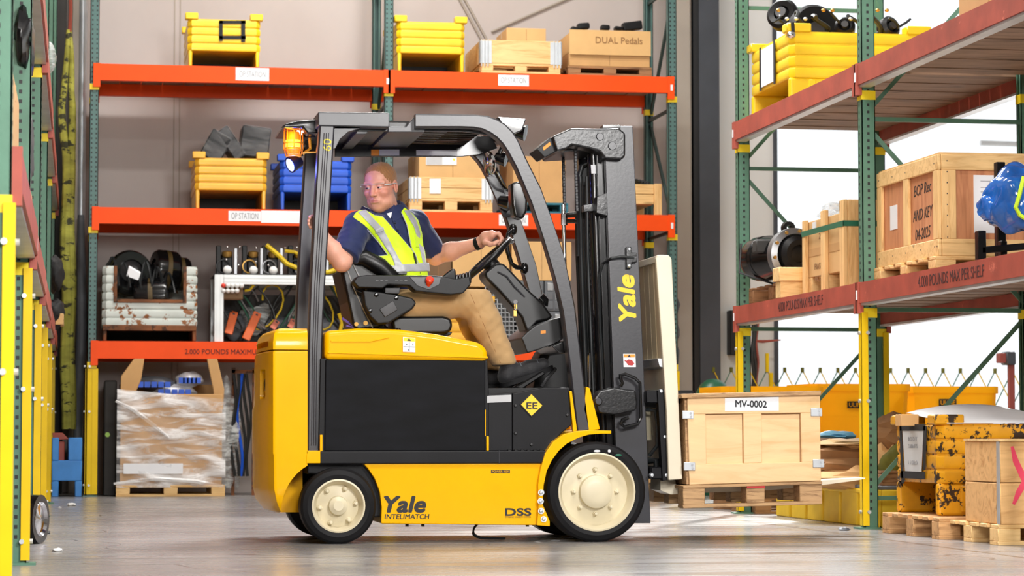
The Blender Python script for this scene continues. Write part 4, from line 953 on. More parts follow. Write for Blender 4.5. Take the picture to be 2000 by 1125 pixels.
# ---- head
hfw = unit((-.50, -.84, -.20)); hup = np.float32((-.06, -.02, 1)); hl = unit(np.cross(hup, hfw)); hup = np.cross(hfw, hl).astype(np.float32); HA = [hfw, hl, hup]
HC = A(743, 365, .44); HS = 1.04
def hp(f, l, u): return (HC + HS * (hfw * f + hl * l + hup * u)).astype(np.float32)
def se(p, f, l, u, r): return sd_ell(p, hp(f, l, u), HA, [x * HS for x in r])
def sc_(p, a, b, r1, r2): return sd_cone(p, hp(*a), hp(*b), r1 * HS, r2 * HS)
def head(p):
    d = se(p, -.012, 0, .042, (.098, .078, .079))
    d = smin(d, se(p, .018, 0, -.03, (.073, .063, .092)), .03)
    d = smin(d, se(p, .052, 0, -.100, (.034, .032, .027)), .03)
    for s in (-1, 1):
        d = smin(d, se(p, .020, s * .041, -.074, (.045, .023, .032)), .025)
        d = smin(d, se(p, .060, s * .042, -.022, (.024, .021, .019)), .025)
        d = smin(d, sc_(p, (.081, s * .008, .026), (.068, s * .05, .027), .012, .010), .012)
        d = smax(d, -se(p, .104, s * .031, .006, (.022, .021, .013)), .012)
        eye = se(p, .0745, s * .031, .005, (.0155,) * 3); rel = ((p - hp(.0745, s * .031, .005)) @ hup) / HS
        d = smin(d, np.maximum(eye, .0024 - rel), .003); d = smin(d, np.maximum(eye, rel + .0042), .003)
        # ear
        e = se(p, -.012, s * .079, -.004, (.020, .010, .034)); e = smax(e, -se(p, -.008, s * .089, .002, (.011, .008, .020)), .005); d = smin(d, e, .006)
    d = smin(d, sc_(p, (.086, 0, .018), (.110, 0, -.026), .0095, .0125), .010)
    for s in (-1, 1):
        d = smin(d, se(p, .098, s * .0125, -.030, (.012, .0085, .0085)), .006)
        d = smax(d, -se(p, .106, s * .0075, -.0385, (.005, .0035, .003)), .002)
    # mouth
    d = smin(d, se(p, .078, 0, -.062, (.022, .03, .022)), .015)
    for a, q, r in (((.089, -.024, -.063), (.0975, 0, -.0545), .0052), ((.0975, 0, -.0545), (.089, .024, -.063), .0052), ((.089, -.020, -.067), (.0965, 0, -.069), .006), ((.0965, 0, -.069), (.089, .020, -.067), .006)):
        d = smin(d, sc_(p, a, q, r * .7, r), .004)
    d = smax(d, -chain(p, [hp(.093, -.025, -.0655), hp(.104, 0, -.0615), hp(.093, .025, -.0655)], [.0016] * 3, .001), .002)
    d = smax(d, -sc_(p, (.098, -.016, -.083), (.098, .016, -.083), .008, .008), .01)
    return smin(d, sd_cone(p, hp(-.03, 0, -.06), NB + np.float32((0, 0.01, -.05)), .058, .066), .022)
skin_c = np.float32(S(226, 166, 142)[:3]); red_c = np.float32(S(205, 112, 96)[:3]); lip_c = np.float32(S(186, 104, 96)[:3]); stub = np.float32(S(182, 122, 84)[:3]); brow_c = np.float32(S(160, 100, 60)[:3])
def tint(p):
    c = np.tile(skin_c, (len(p), 1)); q = (p - HC) / HS; f, l, u = q @ hfw, q @ hl, q @ hup
    mix = lambda c, k, w: c + (k - c) * np.clip(w, 0, 1)[:, None]
    inh = (np.abs(q).max(1) < .17)
    g = lambda cf, cl, cu, r: np.exp(-((f - cf) ** 2 + (l - cl) ** 2 + (u - cu) ** 2) / r ** 2) * inh
    for s in (-1, 1): c = mix(c, red_c, .55 * g(.065, s * .045, -.025, .035)); c = mix(c, red_c, .5 * g(-.01, s * .08, 0, .03))
    c = mix(c, red_c, .5 * g(.112, 0, -.022, .022)); c = mix(c, red_c, .2 * g(.09, 0, .06, .05))
    fr = (f > .035) & inh
    w = fr * np.clip((-.072 - u) / .02, 0, 1) * .55 + fr * (np.exp(-((u + .046) / .007) ** 2) * (np.abs(l) < .024)) * .4; c = mix(c, stub, w)
    c = mix(c, lip_c, (np.exp(-((u + .062) / .0085) ** 4) * np.exp(-(l / .022) ** 4) * (f > .08) * inh) * .8)
    for s in (-1, 1): c = mix(c, brow_c, (np.exp(-((u - .026 + .1 * np.abs(np.abs(l) - .03)) / .0045) ** 2) * np.exp(-((l - s * .03) / .020) ** 4) * (f > .05) * inh) * .75)
    return c
# ---- arms and hands
def forearm(p, E, W, U):
    d = chain(p, [U, E, E + (W - E) * .35, W], [.05, .046, .047, .030], .03); return d
fL = []
for i in range(4):
    w0 = .545 + i * .021 - (.004 if i == 3 else 0); s = (0, 2, 1, -5)[i]
    fL.append(([A(960 + s, 457 + i, w0 + .01), A(974 + s * .6, 456 + i, w0), A(980 + s * .5, 466 + i, w0), A(973 + s * .5, 476 + i * .6, w0)], [.0115, .0105, .0095, .0085]))
thL = ([A(947, 473, .56), A(957, 477, .532), A(965, 476, .518), A(973, 471, .516)], [.017, .014, .012, .0098])
def armL(p):
    d = forearm(p, EL, WRL, SL + (EL - SL) * .5)
    d = smin(d, chain(p, [WRL, A(950, 464, .60), A(961, 458, .565)], [.029, .034, .024]), .015); d = smin(d, sd_cone(p, A(952, 462, .63), A(961, 458, .605), .026, .022), .014)
    for pts, rs in fL: d = smin(d, chain(p, pts, rs, .003), .0045)
    return smin(d, chain(p, *thL, .004), .008)
fR = []
for i in range(4):
    y = 423 + i * 6.2; s = (2, 0, 0, 3)[i]
    fR.append(([A(620, y + 3, .222), A(609 + s, y, .218), A(603.5 + s, y + 1, .19), A(603.5 + s, y + 3, .165)], [.0115, .0105, .0095, .0085]))
thR = ([A(632, 444, .235), A(630, 428, .222), A(627, 416, .216), A(626, 408, .214)], [.017, .013, .0115, .0095])
def armR(p):
    d = forearm(p, ER, WRR, SR + (ER - SR) * .5)
    d = smin(d, chain(p, [WRR, A(622, 444, .235)], [.029, .028]), .015); d = smin(d, sd_cone(p, A(623, 430, .232), A(623, 446, .232), .02, .02), .012)
    for pts, rs in fR: d = smin(d, chain(p, pts, rs, .003), .0045)
    return smin(d, chain(p, *thR, .004), .008)
def box_of(pts, pad=.075): q = np.array(pts); return q.min(0) - pad, q.max(0) + pad
bl = box_of([SL + (EL - SL) * .5, EL, A(1000, 460, .54), A(960, 450, .66)], .06); br_ = box_of([SR + (ER - SR) * .5, ER, A(604, 408, .16), WRR], .06)
sdf_mesh('body', [(head, HC - np.float32((.14, .15, .2)), HC + np.float32((.14, .15, .17)), .0026), (armL, *bl, .0034), (armR, *br_, .0034)], 'skin', DR, tint)
# nails, eyes, hair, glasses, watch, collar
def hairf(p):
    q = (p - HC) / HS; f, l, u = q @ hfw, q @ hl, q @ hup
    n = .0012 * np.sin(p @ np.float32((310, 190, 120))) * np.sin(p @ np.float32((-170, 260, 210))) + .0009 * np.sin(p @ np.float32((520, -330, 410)))
    d = se(p, -.015, 0, .0425, (.1005, .0803, .0828)) + n * 1.1
    face = se(p, .108, 0, .018, (.086, .079, .078)) + n * 2.5; fl = se(p, .085, 0, -.055, (.085, .13, .09))
    low = -.014 - u - .25 * np.minimum(f + .02, 0)
    return np.maximum(np.maximum(np.maximum(d, low * .8), -face), -fl)
sdf_mesh('hair', [(hairf, HC - np.float32((.14, .15, .12)), HC + np.float32((.14, .15, .17)), .003)], 'hair', DR)
for s in (-1, 1):
    g = Vector(unit(hfw + hl * -.35 - hup * .12)); c = Vector(hp(.0745, s * .031, .005)); b = MB(); b.ell(c, (.0138,) * 3, 16); e = b.build('eye', 'paper_grey', DR)
    b = MB(); b.lathe([(0, .0147), (.003, .0146), (.0068, .0128)], c, g, 16); b.build('iris', 'ink', e)
b = MB()
for s in (-1, 1):
    def lens(u, v, s=s):
        a = (u - .5); x = .008 + u * .058; return tuple(hp(.112 - 4.2 * x ** 2 * (1.6 if x > .05 else 1.1) - .004 * abs(v - .5), s * x, .024 - v * (.044 - .016 * (1 - u) * (v > .5) - .010 * u)))
    b.grid(lens, 10, 8)
gl_ = b.build('safety_glasses', 'clear_lens', DR, recalc=False)
MATS['clear_lens'].node_tree.nodes['Principled BSDF'].inputs['Alpha'].default_value = .22
for s in (-1, 1):
    b = MB(); b.tube([hp(.092, s * .066, .016), hp(.06, s * .079, .014), hp(0, s * .085, .012), hp(-.02, s * .086, .006)], .0028, 6); b.build('temple', 'paper_grey', gl_)
    b = MB(); b.tube([hp(.112 - 4.6 * x ** 2, s * x, .025) for x in (.006, .02, .035, .05, .064)], .0009, 6); b.build('rim', 'paper_grey', gl_)
    b = MB(); b.tube([hp(.111 - 4.6 * x ** 2, s * x, z) for x, z in ((.008, .006), (.014, -.012), (.028, -.020), (.045, -.018), (.058, -.006), (.065, .012))], .0011, 6); b.build('rim', 'clear_lens', gl_)
d = unit(WRL - EL); b = MB(); q = WRL - d * .006; u_ = unit(np.cross(d, (0, 0, 1))); v_ = np.cross(d, u_)
b.loft([[tuple(q + d * t + (u_ * math.cos(k * math.pi / 12) * 1.0 + v_ * math.sin(k * math.pi / 12)) * r) for k in range(24)] for t, r in ((-.012, .031), (-.012, .036), (.012, .0345), (.012, .030))], False); b.build('watch', 'rubber', DR)
def collar(p):
    c0 = NB + np.float32((-.005, -.005, -.012)); q = p - c0; ax = unit((-.10, -.22, 1)); h = q @ ax; r = np.linalg.norm(q - h[:, None] * ax, axis=1)
    R = .069 + .022 * np.clip(.02 - h, 0, .05) / .05 * 1.2; d = np.maximum(np.abs(r - R) - .005, np.abs(h - .006) - .026)
    px = pix(p); gap = poly_sd(px, [(758, 404), (776, 402), (772, 440), (764, 440)]); fr = q @ unit((.3, -.95, 0)) > 0.02
    return np.maximum(d, np.where(fr, -gap, -1))
sdf_mesh('collar', [(collar, NB - np.float32((.13, .13, .08)), NB + np.float32((.13, .13, .08)), .0035)], 'navy_knit', DR)
def patch(name, mat, pts, o0, o1, par):
    b = MB(); n = len(pts); A0 = [tuple(surf(x, y, o0)) for x, y in pts]; A1 = [tuple(surf(x, y, o1)) for x, y in pts]; A1 = [tuple(np.float32(p) - tf * .004) for p in A1]
    b.add(A0 + A1, [tuple(range(n)), tuple(range(2 * n - 1, n - 1, -1))] + [(i, (i + 1) % n, n + (i + 1) % n, n + i) for i in range(n)]); return b.build(name, mat, par, 60)
patch('undershirt', 'undershirt', [(756, 417), (769, 413), (767, 420), (763, 426)], .006, .010, DR)
patch('collar_wing', 'navy_knit', [(708, 402), (722, 408), (738, 415), (753, 421), (748, 431), (730, 424), (704, 411)], .008, .014, DR)
patch('collar_wing', 'navy_knit', [(767, 414), (777, 404), (790, 408), (786, 423), (773, 432), (765, 424)], .008, .014, DR)
for y in (436, 450): q = surf(769 + (y - 430) * .42, y, .012); b = MB(); b.ell(q, (.005, .005, .005), 8); b.build('button', 'hose_dark', DR)
b = MB(); b.tube([surf(767, 428, .008), surf(774, 445, .008), surf(784, 462, .007), surf(796, 476, .007)], .004, 5)
o = b.build('placket', 'navy_knit', DR)
# ---- trousers and shoes
HR, HL = A(793, 600, .42), A(797, 597, .66); KR, KL = A(927, 585, .40), A(915, 585, .68); AR, AL = A(984, 706, .38), A(954, 716, .66)
def leg(p, H, K, An):
    d = sd_cone(p, H, K, .105, .083); s = chain(p, [K + np.float32((-.002, 0, .004)), K + (An - K) * .35, An], [.080, .083, .066], .03)
    return smin(d, s, .045)
def trousers(p):
    d = np.minimum(smin(leg(p, HR, KR, AR), sd_ell(p, PE, TA, (.15, .175, .11)), .04), leg(p, HL, KL, AL))
    d = d + wr(p, .0018, (50, 30, 45), (-35, 40, 60), (95, 0, -110)) + .002 * np.sin((p - KR) @ np.float32((140, 20, 120))) * np.exp(-np.sum((p - KR) ** 2, 1) / .012)
    for K, An in ((KR, AR), (KL, AL)):
        ax = unit(An - K + np.float32((-.14, 0, 0))); near = np.sum((p - An) ** 2, 1) < .14 ** 2
        d = np.where(near, smax(d, (p - An) @ ax - .022, .006), d)
    return smax(d, p[:, 2] - (PE[2] + .09), .01)
tl_, th_ = box_of([HR, HL, KR, KL, AR, AL, PE], .13)
sdf_mesh('trousers', [(trousers, tl_, th_, .0075)], 'khaki', DR)
def surf2(fn, px, py, w0=.1, off=0):
    for k in range(160):
        q = A(px, py, w0 + k * .004)
        if fn(q[None])[0] < off: break
    return q
TR = find(DR, 'trousers')[0]
b = MB(); b.tube([surf2(trousers, x, y, .2, .001) for x, y in [(918 + 62 * k / 24, 572 + 142 * k / 24) for k in range(25)]], .0018, 5); b.build('seam', 'cardboard_dark', TR)
def shoe(An, heel, ball, toe, w):
    def fn(p):
        d = chain(p, [heel, ball, toe], [.044, .046, .036], .03); d = smin(d, sd_cone(p, An, heel, .046, .046), .025)
        n = unit(np.cross(toe - heel, (0, 1, 0))); n = n if n[2] > 0 else -n
        return smax(d, -((p - heel) @ n + .030), .004)
    lo_, hi_ = box_of([An, heel, ball, toe], .07); o = sdf_mesh('shoe', [(fn, lo_, hi_, .005)], 'shoe_mesh', DR)
    n = unit(np.cross(toe - heel, (0, 1, 0))); n = n if n[2] > 0 else -n; d = unit(toe - heel)
    b = MB(); ln = np.linalg.norm(toe - heel); ring = []
    for t0, z in ((0, -.052), (0, -.026)):
        ring.append([tuple(heel + n * z + d * (ln / 2 + (ln / 2 + .05) * math.cos(k * math.pi / 12)) + np.float32((0, 1, 0)) * .05 * math.sin(k * math.pi / 12) * (1 if math.cos(k * math.pi / 12) > -.2 else .85) + n * (.014 * max(0, math.cos(k * math.pi / 12) - .4))) for k in range(24)])
    b.loft(ring); b.build('sole', 'rubber', o)
    for k in range(4):
        b = MB(); q = heel + d * (ln * (.42 + .15 * k)) + n * (.050 - .004 * k); b.tube([q - np.float32((0, .036, 0)) - n * .022, q - np.float32((0, .02, 0)) - n * .004, q, q + np.float32((0, .02, 0)) - n * .004], .0035, 5); b.build('lace', 'grey_plastic', o)
shoe(A(994, 716, .38), A(990, 735, .38), A(1035, 722, .38), A(1060, 712, .38), .38)
shoe(A(957, 726, .66), A(957, 742, .66), A(990, 744, .67), A(1010, 744, .68), .66)
# ================================================================ the load on the forks
def pp(par, name, mat, pts, w0, w1, bev=0, seg=1):
    b = MB(); b.prism([P(x, y, w0) for x, y in pts], (0, w1 - w0, 0), bev, None, seg); return b.build(name, mat, par)
LC = thing('wooden_crate', 'pale plywood crate marked MV-0002 on the forklift load', 'crate', (P(1474, 945, .45)[0], Y0 + .45, P(1474, 942, .05)[2]))
pp(LC, 'panel', 'ply_pale', [(1345, 778), (1600, 773), (1602, 940), (1348, 946)], .068, .86)
for pts in ([(1343, 776), (1602, 771), (1602, 806), (1343, 809)], [(1345, 907), (1603, 902), (1604, 939), (1347, 947)], [(1343, 809), (1378, 809), (1380, 907), (1346, 908)], [(1452, 807), (1487, 807), (1488, 904), (1453, 905)], [(1564, 806), (1602, 806), (1603, 902), (1566, 903)]):
    pp(LC, 'batten', 'ply_pale', pts, .05, .07, .003)
b = MB(); a, c = P(1343, 776, .05), P(1347, 946, .05); b.prism([(a[0] - .012, a[1] + .02, a[2]), (a[0], a[1] + .02, a[2]), (c[0], c[1] + .02, c[2]), (c[0] - .012, c[1] + .02, c[2])], (0, .8, 0)); b.build('side_panel', 'ply_layers', LC)
pp(LC, 'lid', 'ply_layers', [(1331, 769), (1604, 763), (1604, 772), (1331, 778)], .03, .88, .003)
for x, y in ((1333, 802), (1584, 797), (1336, 903), (1588, 897)):
    pp(LC, 'corner_clip', 'galv', [(x, y), (x + 22, y), (x + 22, y + 16), (x, y + 16)], .042, .052, .002)
    b = MB(); [b.cyl(P(x + dx, y + dy, .038), P(x + dx, y + dy, .05), .006, n=8) for dx, dy in ((16, 5), (17, 12))]; b.build('clip_rivet', 'steel_grey', LC)
lb_ = pp(LC, 'crate_label', 'paper', [(1416, 777), (1521, 775), (1521, 802), (1416, 803)], .0475, .05)
px_text('MV-0002', 'lettering', 'ink', lb_, 1467, 789, .047, 13, 61, heavy=.035, dz=-.02)
b = MB()
for x0, x1 in ((1379, 1451), (1488, 1563)):
    for p, q in (((x0, 809.5), (x1, 808)), ((x1 - 1, 808), (x1, 904))): b.tube([P(*p, .066), P(*q, .066)], .0025, 4)
b.build('panel_shade_line', 'cardboard_dark', LC)  # dark lines painted along the panel edges as shade of the battens
LP = thing('pallet', 'worn plywood block pallet under the MV-0002 crate on the forks', 'pallet', (P(1474, 985, .45)[0], Y0 + .45, P(1474, 988, .05)[2]))
def ppal(name, x0, x1, y0, y1, w0, w1, mat='ply_layers'):
    s = lambda x: -(x - 1340) * .03
    return pp(LP, name, mat, [(x0, y0 + s(x0)), (x1, y0 + s(x1)), (x1, y1 + s(x1)), (x0, y1 + s(x0))], w0, w1, .003)
ppal('deck_board', 1334, 1606, 948, 954, .045, .86)
for x0, x1 in ((1334, 1377), (1458, 1494), (1562, 1606)):
    for w in (.05, .38, .74): b = MB(); o = P(x0, 960, .05)[0]; k = P(x1, 960, .05)[0]; b.box(o, k, Y0 + w, Y0 + w + .12, P(x0, 987 - (x0 - 1340) * .03, .05)[2], P(x0, 953 - (x0 - 1340) * .03, .05)[2], .004); b.build('block', 'ply_layers', LP)
for w in (.05, .38, .74): ppal('runner', 1334, 1606, 986, 993, w, w + .12)
pp(LP, 'painted_mark', 'decal_red', [(1459, 950), (1494, 949), (1494, 953), (1459, 954)], .0405, .046)

# ================================================================ kinds of goods
def steel_bin(label, X0, X1, Yf, dep, z0, zb, zt, mat, group=None, ribs=4, lug=True, cutz=None, lugh=.055, legw=.035, skid=None):
    r = thing('steel_bin', label, 'bin', ((X0 + X1) / 2, Yf + dep / 2, z0), group=group)
    levels = []; h = (zt - zb) / ribs
    for k in range(ribs):
        z = zb + k * h; levels += [(z + h * q, .009 * max(0, math.sin(min(1, q / .88) * math.pi)) ** .3) for q in (0, .03, .09, .2, .44, .68, .79, .85, .88)]
    levels.append((zt, 0))
    def ring(z, e, ins=0):
        a, c, p, q = X0 - e + ins, X1 + e - ins, Yf - e + ins, Yf + dep + e - ins; k = .035
        return [(a + k, p, z), (c - k, p, z), (c, p + k, z), (c, q - k, z), (c - k, q, z), (a + k, q, z), (a, q - k, z), (a, p + k, z)]
    rings = [ring(zb, 0)] + [ring(z, e) for z, e in levels] + [ring(zt, 0, .012), ring(zb + .01, 0, .012)]
    b = MB(); b.loft(rings); body = b.build('bin_body', mat, r, 28)
    if cutz:
        k = MB(); k.box(X0 + cutz[0], X1 - cutz[1], Yf - .1, Yf + .1, cutz[2], zt + .2); cut(body, k.build('cutter', mat, None))
        e = MB()
        for a0, a1, c0, c1 in ((X0 + cutz[0] - .03, X0 + cutz[0], cutz[2] - .03, zt), (X1 - cutz[1], X1 - cutz[1] + .03, cutz[2] - .03, zt), (X0 + cutz[0], X1 - cutz[1], cutz[2] - .03, cutz[2])): e.box(a0, a1, Yf - .02, Yf + .012, c0, c1, .003)
        e.build('edge_angle', 'rust', r)
    for x in (X0, X1 - legw): b = MB(); b.box(x, x + legw, Yf, Yf + dep, z0, zb + .004, .008); b.build('skid', skid or mat, r)
    b = MB(); b.box(X0 + legw, X1 - legw, Yf + dep - .05, Yf + dep - .03, z0, zb); b.build('underside_shade', 'dark_panel', r)  # dark panel added as painted shade under the bin
    if lug:
        for x in (X0 - .03, X1 - .085):
            for y in (Yf - .015, Yf + dep - .09): b = MB(); b.box(x, x + .115, y, y + .1, zt - .005, zt + lugh, .006); b.build('stacking_lug', mat, r)
    return r
def carton(label, X0, X1, Yf, dep, z0, h, mat='cardboard', group=None, tape=True, name='carton', cat='box', rz=0):
    r = thing(name, label, cat, ((X0 + X1) / 2, Yf + dep / 2, z0), rz, group); w = X1 - X0
    b = MB(); b.box(-w / 2, w / 2, -dep / 2, dep / 2, 0, h, .004); b.build('box_body', mat, r, world=False)
    if tape: b = MB(); b.box(-w / 2 - .001, w / 2 + .001, -.03, .03, h - .06, h + .0012); b.build('tape_strip', 'tape_clear', r, world=False)
    b = MB(); b.box(-.002, .002, -dep / 2 - .0006, -dep / 2 + .001, .01, h - .01); b.box(-w / 2, w / 2, -dep / 2 - .0006, -dep / 2, h * .5 - .001, h * .5 + .001) if h < .25 else None; b.build('seam', 'cardboard_dark', r, world=False)
    return r
def pallet(label, X0, X1, Yf, dep, z0, h=.12, mat='pine', group=None, rz=0):
    r = thing('pallet', label, 'pallet', ((X0 + X1) / 2, Yf + dep / 2, z0), rz, group); w = X1 - X0; t = .02
    for k in range(6): x = 0; y = -dep / 2 + k * (dep - .1) / 5; b = MB(); b.box(-w / 2, w / 2, y, y + .1, h - t, h, .003); b.build('deck_board', mat, r, world=False)
    bw = min(.12, w * .15)
    for x in (-w / 2, -bw / 2, w / 2 - bw):
        for y in (-dep / 2, -.06, dep / 2 - .12): b = MB(); b.box(x, x + bw, y, y + .12, t, h - t, .003); b.build('block', mat, r, world=False)
    for y in (-dep / 2, -.06, dep / 2 - .12): b = MB(); b.box(-w / 2, w / 2, y, y + .12, 0, t, .002); b.build('runner', mat, r, world=False)
    return r
def collar_box(label, X0, X1, Yf, dep, z0, h, planks=1, group=None):
    r = thing('pallet_collar', label, 'crate', ((X0 + X1) / 2, Yf + dep / 2, z0), group=group); w = X1 - X0
    for k in range(planks):
        a, c = k * h / planks + .002, (k + 1) * h / planks - .002
        for x0, x1, y0, y1 in ((-w / 2, w / 2, -dep / 2, -dep / 2 + .022), (-w / 2, w / 2, dep / 2 - .022, dep / 2), (-w / 2, -w / 2 + .022, -dep / 2 + .022, dep / 2 - .022), (w / 2 - .022, w / 2, -dep / 2 + .022, dep / 2 - .022)):
            b = MB(); b.box(x0, x1, y0, y1, a, c, .004); b.build('board', 'pine', r, world=False)
    for s in (-1, 1):
        b = MB(); x = s * (w / 2 - .05); b.box(x - .055, x + .055, -dep / 2 - .004, -dep / 2, .0, h - .01); x = s * w / 2; b.box(x, x + s * .004, -dep / 2 - .004, -dep / 2 + .09, 0, h - .01)
        for k in range(3): b.cyl((s * (w / 2 - .01 - .03 * k), -dep / 2 - .006, -.03), (s * (w / 2 - .01 - .03 * k), -dep / 2 - .006, h), .006, n=6)
        b.build('hinge', 'galv', r, world=False)
    return r
def mark(par, pts, Y, mat='paper', name='label'):
    b = MB(); b.prism([at(x, y, Y) for x, y in pts], (0, .001, 0)); return b.build(name, mat, par)
rect = lambda x0, y0, x1, y1: [(x0, y0), (x1, y0), (x1, y1), (x0, y1)]
def wad(par, name, mat, c, r, seed=0, n=16, amp=.25):
    """a crumpled lump"""
    rnd = random.Random(seed); ph = [rnd.uniform(0, 6) for _ in range(9)]; b = MB(); b.ell((0, 0, 0), (1, 1, 1), n)
    out = []
    for x, y, z in b.v:
        k = 1 + amp * (math.sin(4 * x + ph[0] + 2 * z) * math.sin(3 * y + ph[1]) + .6 * math.sin(7 * z + ph[2] + 4 * y) * math.sin(6 * x + ph[3]) + .4 * math.sin(11 * y + ph[4] + 5 * z))
        out.append((c[0] + x * k * r[0], c[1] + y * k * r[1], c[2] + z * k * r[2]))
    b.v = out; return b.build(name, mat, par, 60)
FY = 22.98
bx = lambda px, py=400: at(px, py, FY)[0]
bz = lambda py, px=600: at(px, py, FY)[2]
T3, T2, T1 = 3.848, 2.565, 1.375
# ---- top shelf of the back rack
r = steel_bin('yellow steel bin with a black tape square, on the top shelf', bx(366), bx(505), FY, .9, T3, bz(100, 430), bz(38, 430), 'bin_yellow')
b = MB(); q = lambda x, y: at(x, y, FY - .018)
for p in (rect(428, 40, 480, 46), rect(428, 70, 480, 76), rect(428, 40, 435, 80), rect(471, 40, 479, 82)): b.prism([q(*k) for k in p], (0, .003, 0))
b.build('tape_frame', 'cloth_black', r)
steel_bin('yellow steel bin with rusty specks on the top shelf beside the middle post', bx(776), bx(906), FY, .9, T3, bz(105, 840), bz(43, 840), 'bin_yellow')
pallet('pine pallet under the single collar on the top shelf', bx(940), bx(1095), FY, .95, T3, .09)
r = collar_box('pine pallet collar of one plank high holding a carton on the top shelf', bx(938), bx(1097), FY, .95, T3 + .09, bz(79, 1015) - T3 - .09)
carton('plain carton rising out of the pine collar on the top shelf', bx(1000), bx(1078), FY + .3, .6, T3 + .09, bz(45, 1040) - T3 - .09, 'cardboard_tan')
pallet('dark pallet under the Dual Pedals carton on the top shelf', bx(1110), bx(1274), FY, .95, T3, .085, 'pallet_dark')
r = carton('open carton with DUAL PEDALS written by hand, on the top shelf', bx(1112), bx(1270), FY, .9, T3 + .085, bz(104, 1190) - T3 - .085, 'cardboard', tape=False)
b = MB(); X0, X1 = bx(1112), bx(1271); z0, z1 = bz(104, 1190), bz(60, 1190); b.box(X0, X1, FY - .02, FY - .012, z0 - .02, z1); b.box(X0, X0 + .008, FY, FY + .9, z0, z1 - .03); b.box(X1 - .008, X1, FY, FY + .9, z0, z1); b.build('flap', 'cardboard_tan', r)
text('DUAL Pedals', 'lettering', 'cardboard_dark', r, at(1209, 79, FY - .022), XA, ZA, .06, w=.44)
for k, (x0, y0, x1, y1, tl_r) in enumerate(((1110, 52, 1128, 78, .2), (1128, 45, 1152, 62, -.1), (1172, 49, 1190, 64, .05), (1198, 52, 1216, 64, .1), (1216, 42, 1256, 64, -.15))):
    t = thing('pedal', ['pedal with a folded arm at the left of the Dual Pedals carton', 'second pedal pad sticking up from the left of the Dual Pedals carton', 'small pedal pad in the middle of the Dual Pedals carton', 'low pedal pad right of the middle of the Dual Pedals carton', 'largest pedal with a round hub, at the right of the Dual Pedals carton'][k], 'pedal', (at((x0 + x1) / 2, y1, FY + .2)), group=None)
    b = MB(); M = Matrix.Rotation(tl_r, 4, 'Y'); w = (x1 - x0) / 217 / 2; h = (y1 - y0) / 217; b.box(-w, w, -.05, .05, .02, h, .015, M, 2); b.build('pad', 'plastic_black', t, world=False)
    b = MB(); b.tube([(0, 0, .03), (.02, .05, -.08), (0, .1, -.12)], .018, 8, M=M); b.build('arm', 'dark_steel', t, world=False)
# ---- middle shelf
r = steel_bin('amber steel bin full of black boxes, on the middle shelf', bx(382), bx(519), FY, .9, T2, bz(372, 450), bz(309, 450), 'bin_amber')
for k, (cx, cy, w, h, a, lab) in enumerate(((420, 290, .2, .26, .5, 'black box leaning left in the amber bin'), (450, 285, .12, .32, -.6, 'black box in clear film lying aslant in the amber bin'), (496, 282, .26, .28, .12, 'tall black box standing at the right of the amber bin'))):
    t = thing('shipping_case', lab, 'case', at(cx, cy, FY + .3), ry=a)
    b = MB(); b.box(-w / 2, w / 2, -.2, .2, -h / 2, h / 2, .01); b.build('shell', 'plastic_black', t, world=False)
    b = MB(); b.box(-w / 2 - .008, w / 2 + .008, -.21, .21, -h / 2 - .005, h / 2 + .008, .02); b.build('wrap', 'case_film', t, world=False)
steel_bin('blue steel bin behind the rear posts of the forklift, on the middle shelf', bx(548), bx(685), FY, .9, T2, bz(376, 615), bz(314, 615), 'bin_blue')
pallet('pine pallet under the collar of two planks on the middle shelf', bx(800), bx(962), FY, .95, T2, .12)
r = collar_box('pine pallet collar of two planks with a paper sheet, on the middle shelf', bx(800), bx(963), FY, .95, T2 + .12, bz(346, 880) - T2 - .12, 2)
mark(r, rect(839, 349, 861, 378), FY - .005)
r = carton('large carton with a white label, on the collar behind the driver', bx(820), bx(952), FY + .06, .8, T2 + .12 + .01, bz(292, 880) - T2 - .13, 'cardboard_tan')
d = mark(r, rect(832, 300, 892, 322), FY + .055); mark(d, rect(833, 301, 864, 321), FY + .054, 'paper_grey', 'label_field'); b = MB(); b.cyl(at(886, 312, FY + .054), at(886, 312, FY + .056), .012); b.build('dot', 'tape_yellow', d)
pallet('teal pallet under a carton behind the forklift mast', bx(1000), bx(1110), FY, .9, T2, .1, 'teal_pallet')
carton('square carton on the teal pallet behind the overhead guard', bx(1003), bx(1105), FY + .02, .8, T2 + .1, bz(305, 1050) - T2 - .1, 'cardboard')
r = thing('wooden_crate', 'pine board crate at the right end of the middle shelf', 'crate', (bx(1230), FY + .4, T2))
b = MB(); X0, X1 = bx(1168), bx(1292); z0 = T2 + .1; z1 = bz(360, 1270)
for a, c in ((z0, (z0 + z1) / 2 - .002), ((z0 + z1) / 2 + .002, z1)): b = MB(); b.box(X0, X1 - .07, FY, FY + .8, a, c, .004); b.build('board', 'pine', r)
for x in (X0, X1 - .07): b = MB(); b.box(x, x + .07, FY - .02, FY + .02, T2, z1 + .004, .004); b.build('corner_post', 'pine_z', r); b = MB(); b.box(x, x + .07, FY + .74, FY + .8, T2, z1, .004); b.build('corner_post', 'pine_z', r)
t = thing('cable_bundle', 'tangle of black cables on the pine crate behind the mast', 'cables', at(1252, 360, FY + .3))
b = MB()
for k in range(6): p = at(1240 + k * 4, 358, FY + .25 + .03 * k); b.tube([(p[0] + .07 * math.cos(a + k) - .03, p[1] + .05 * math.sin(a + k), z1 + .03 + .03 * abs(math.sin(a * 1.5 + k))) for a in [j * .45 for j in range(14)]], .011, 6)
b.build('cable', 'hose_dark', t)
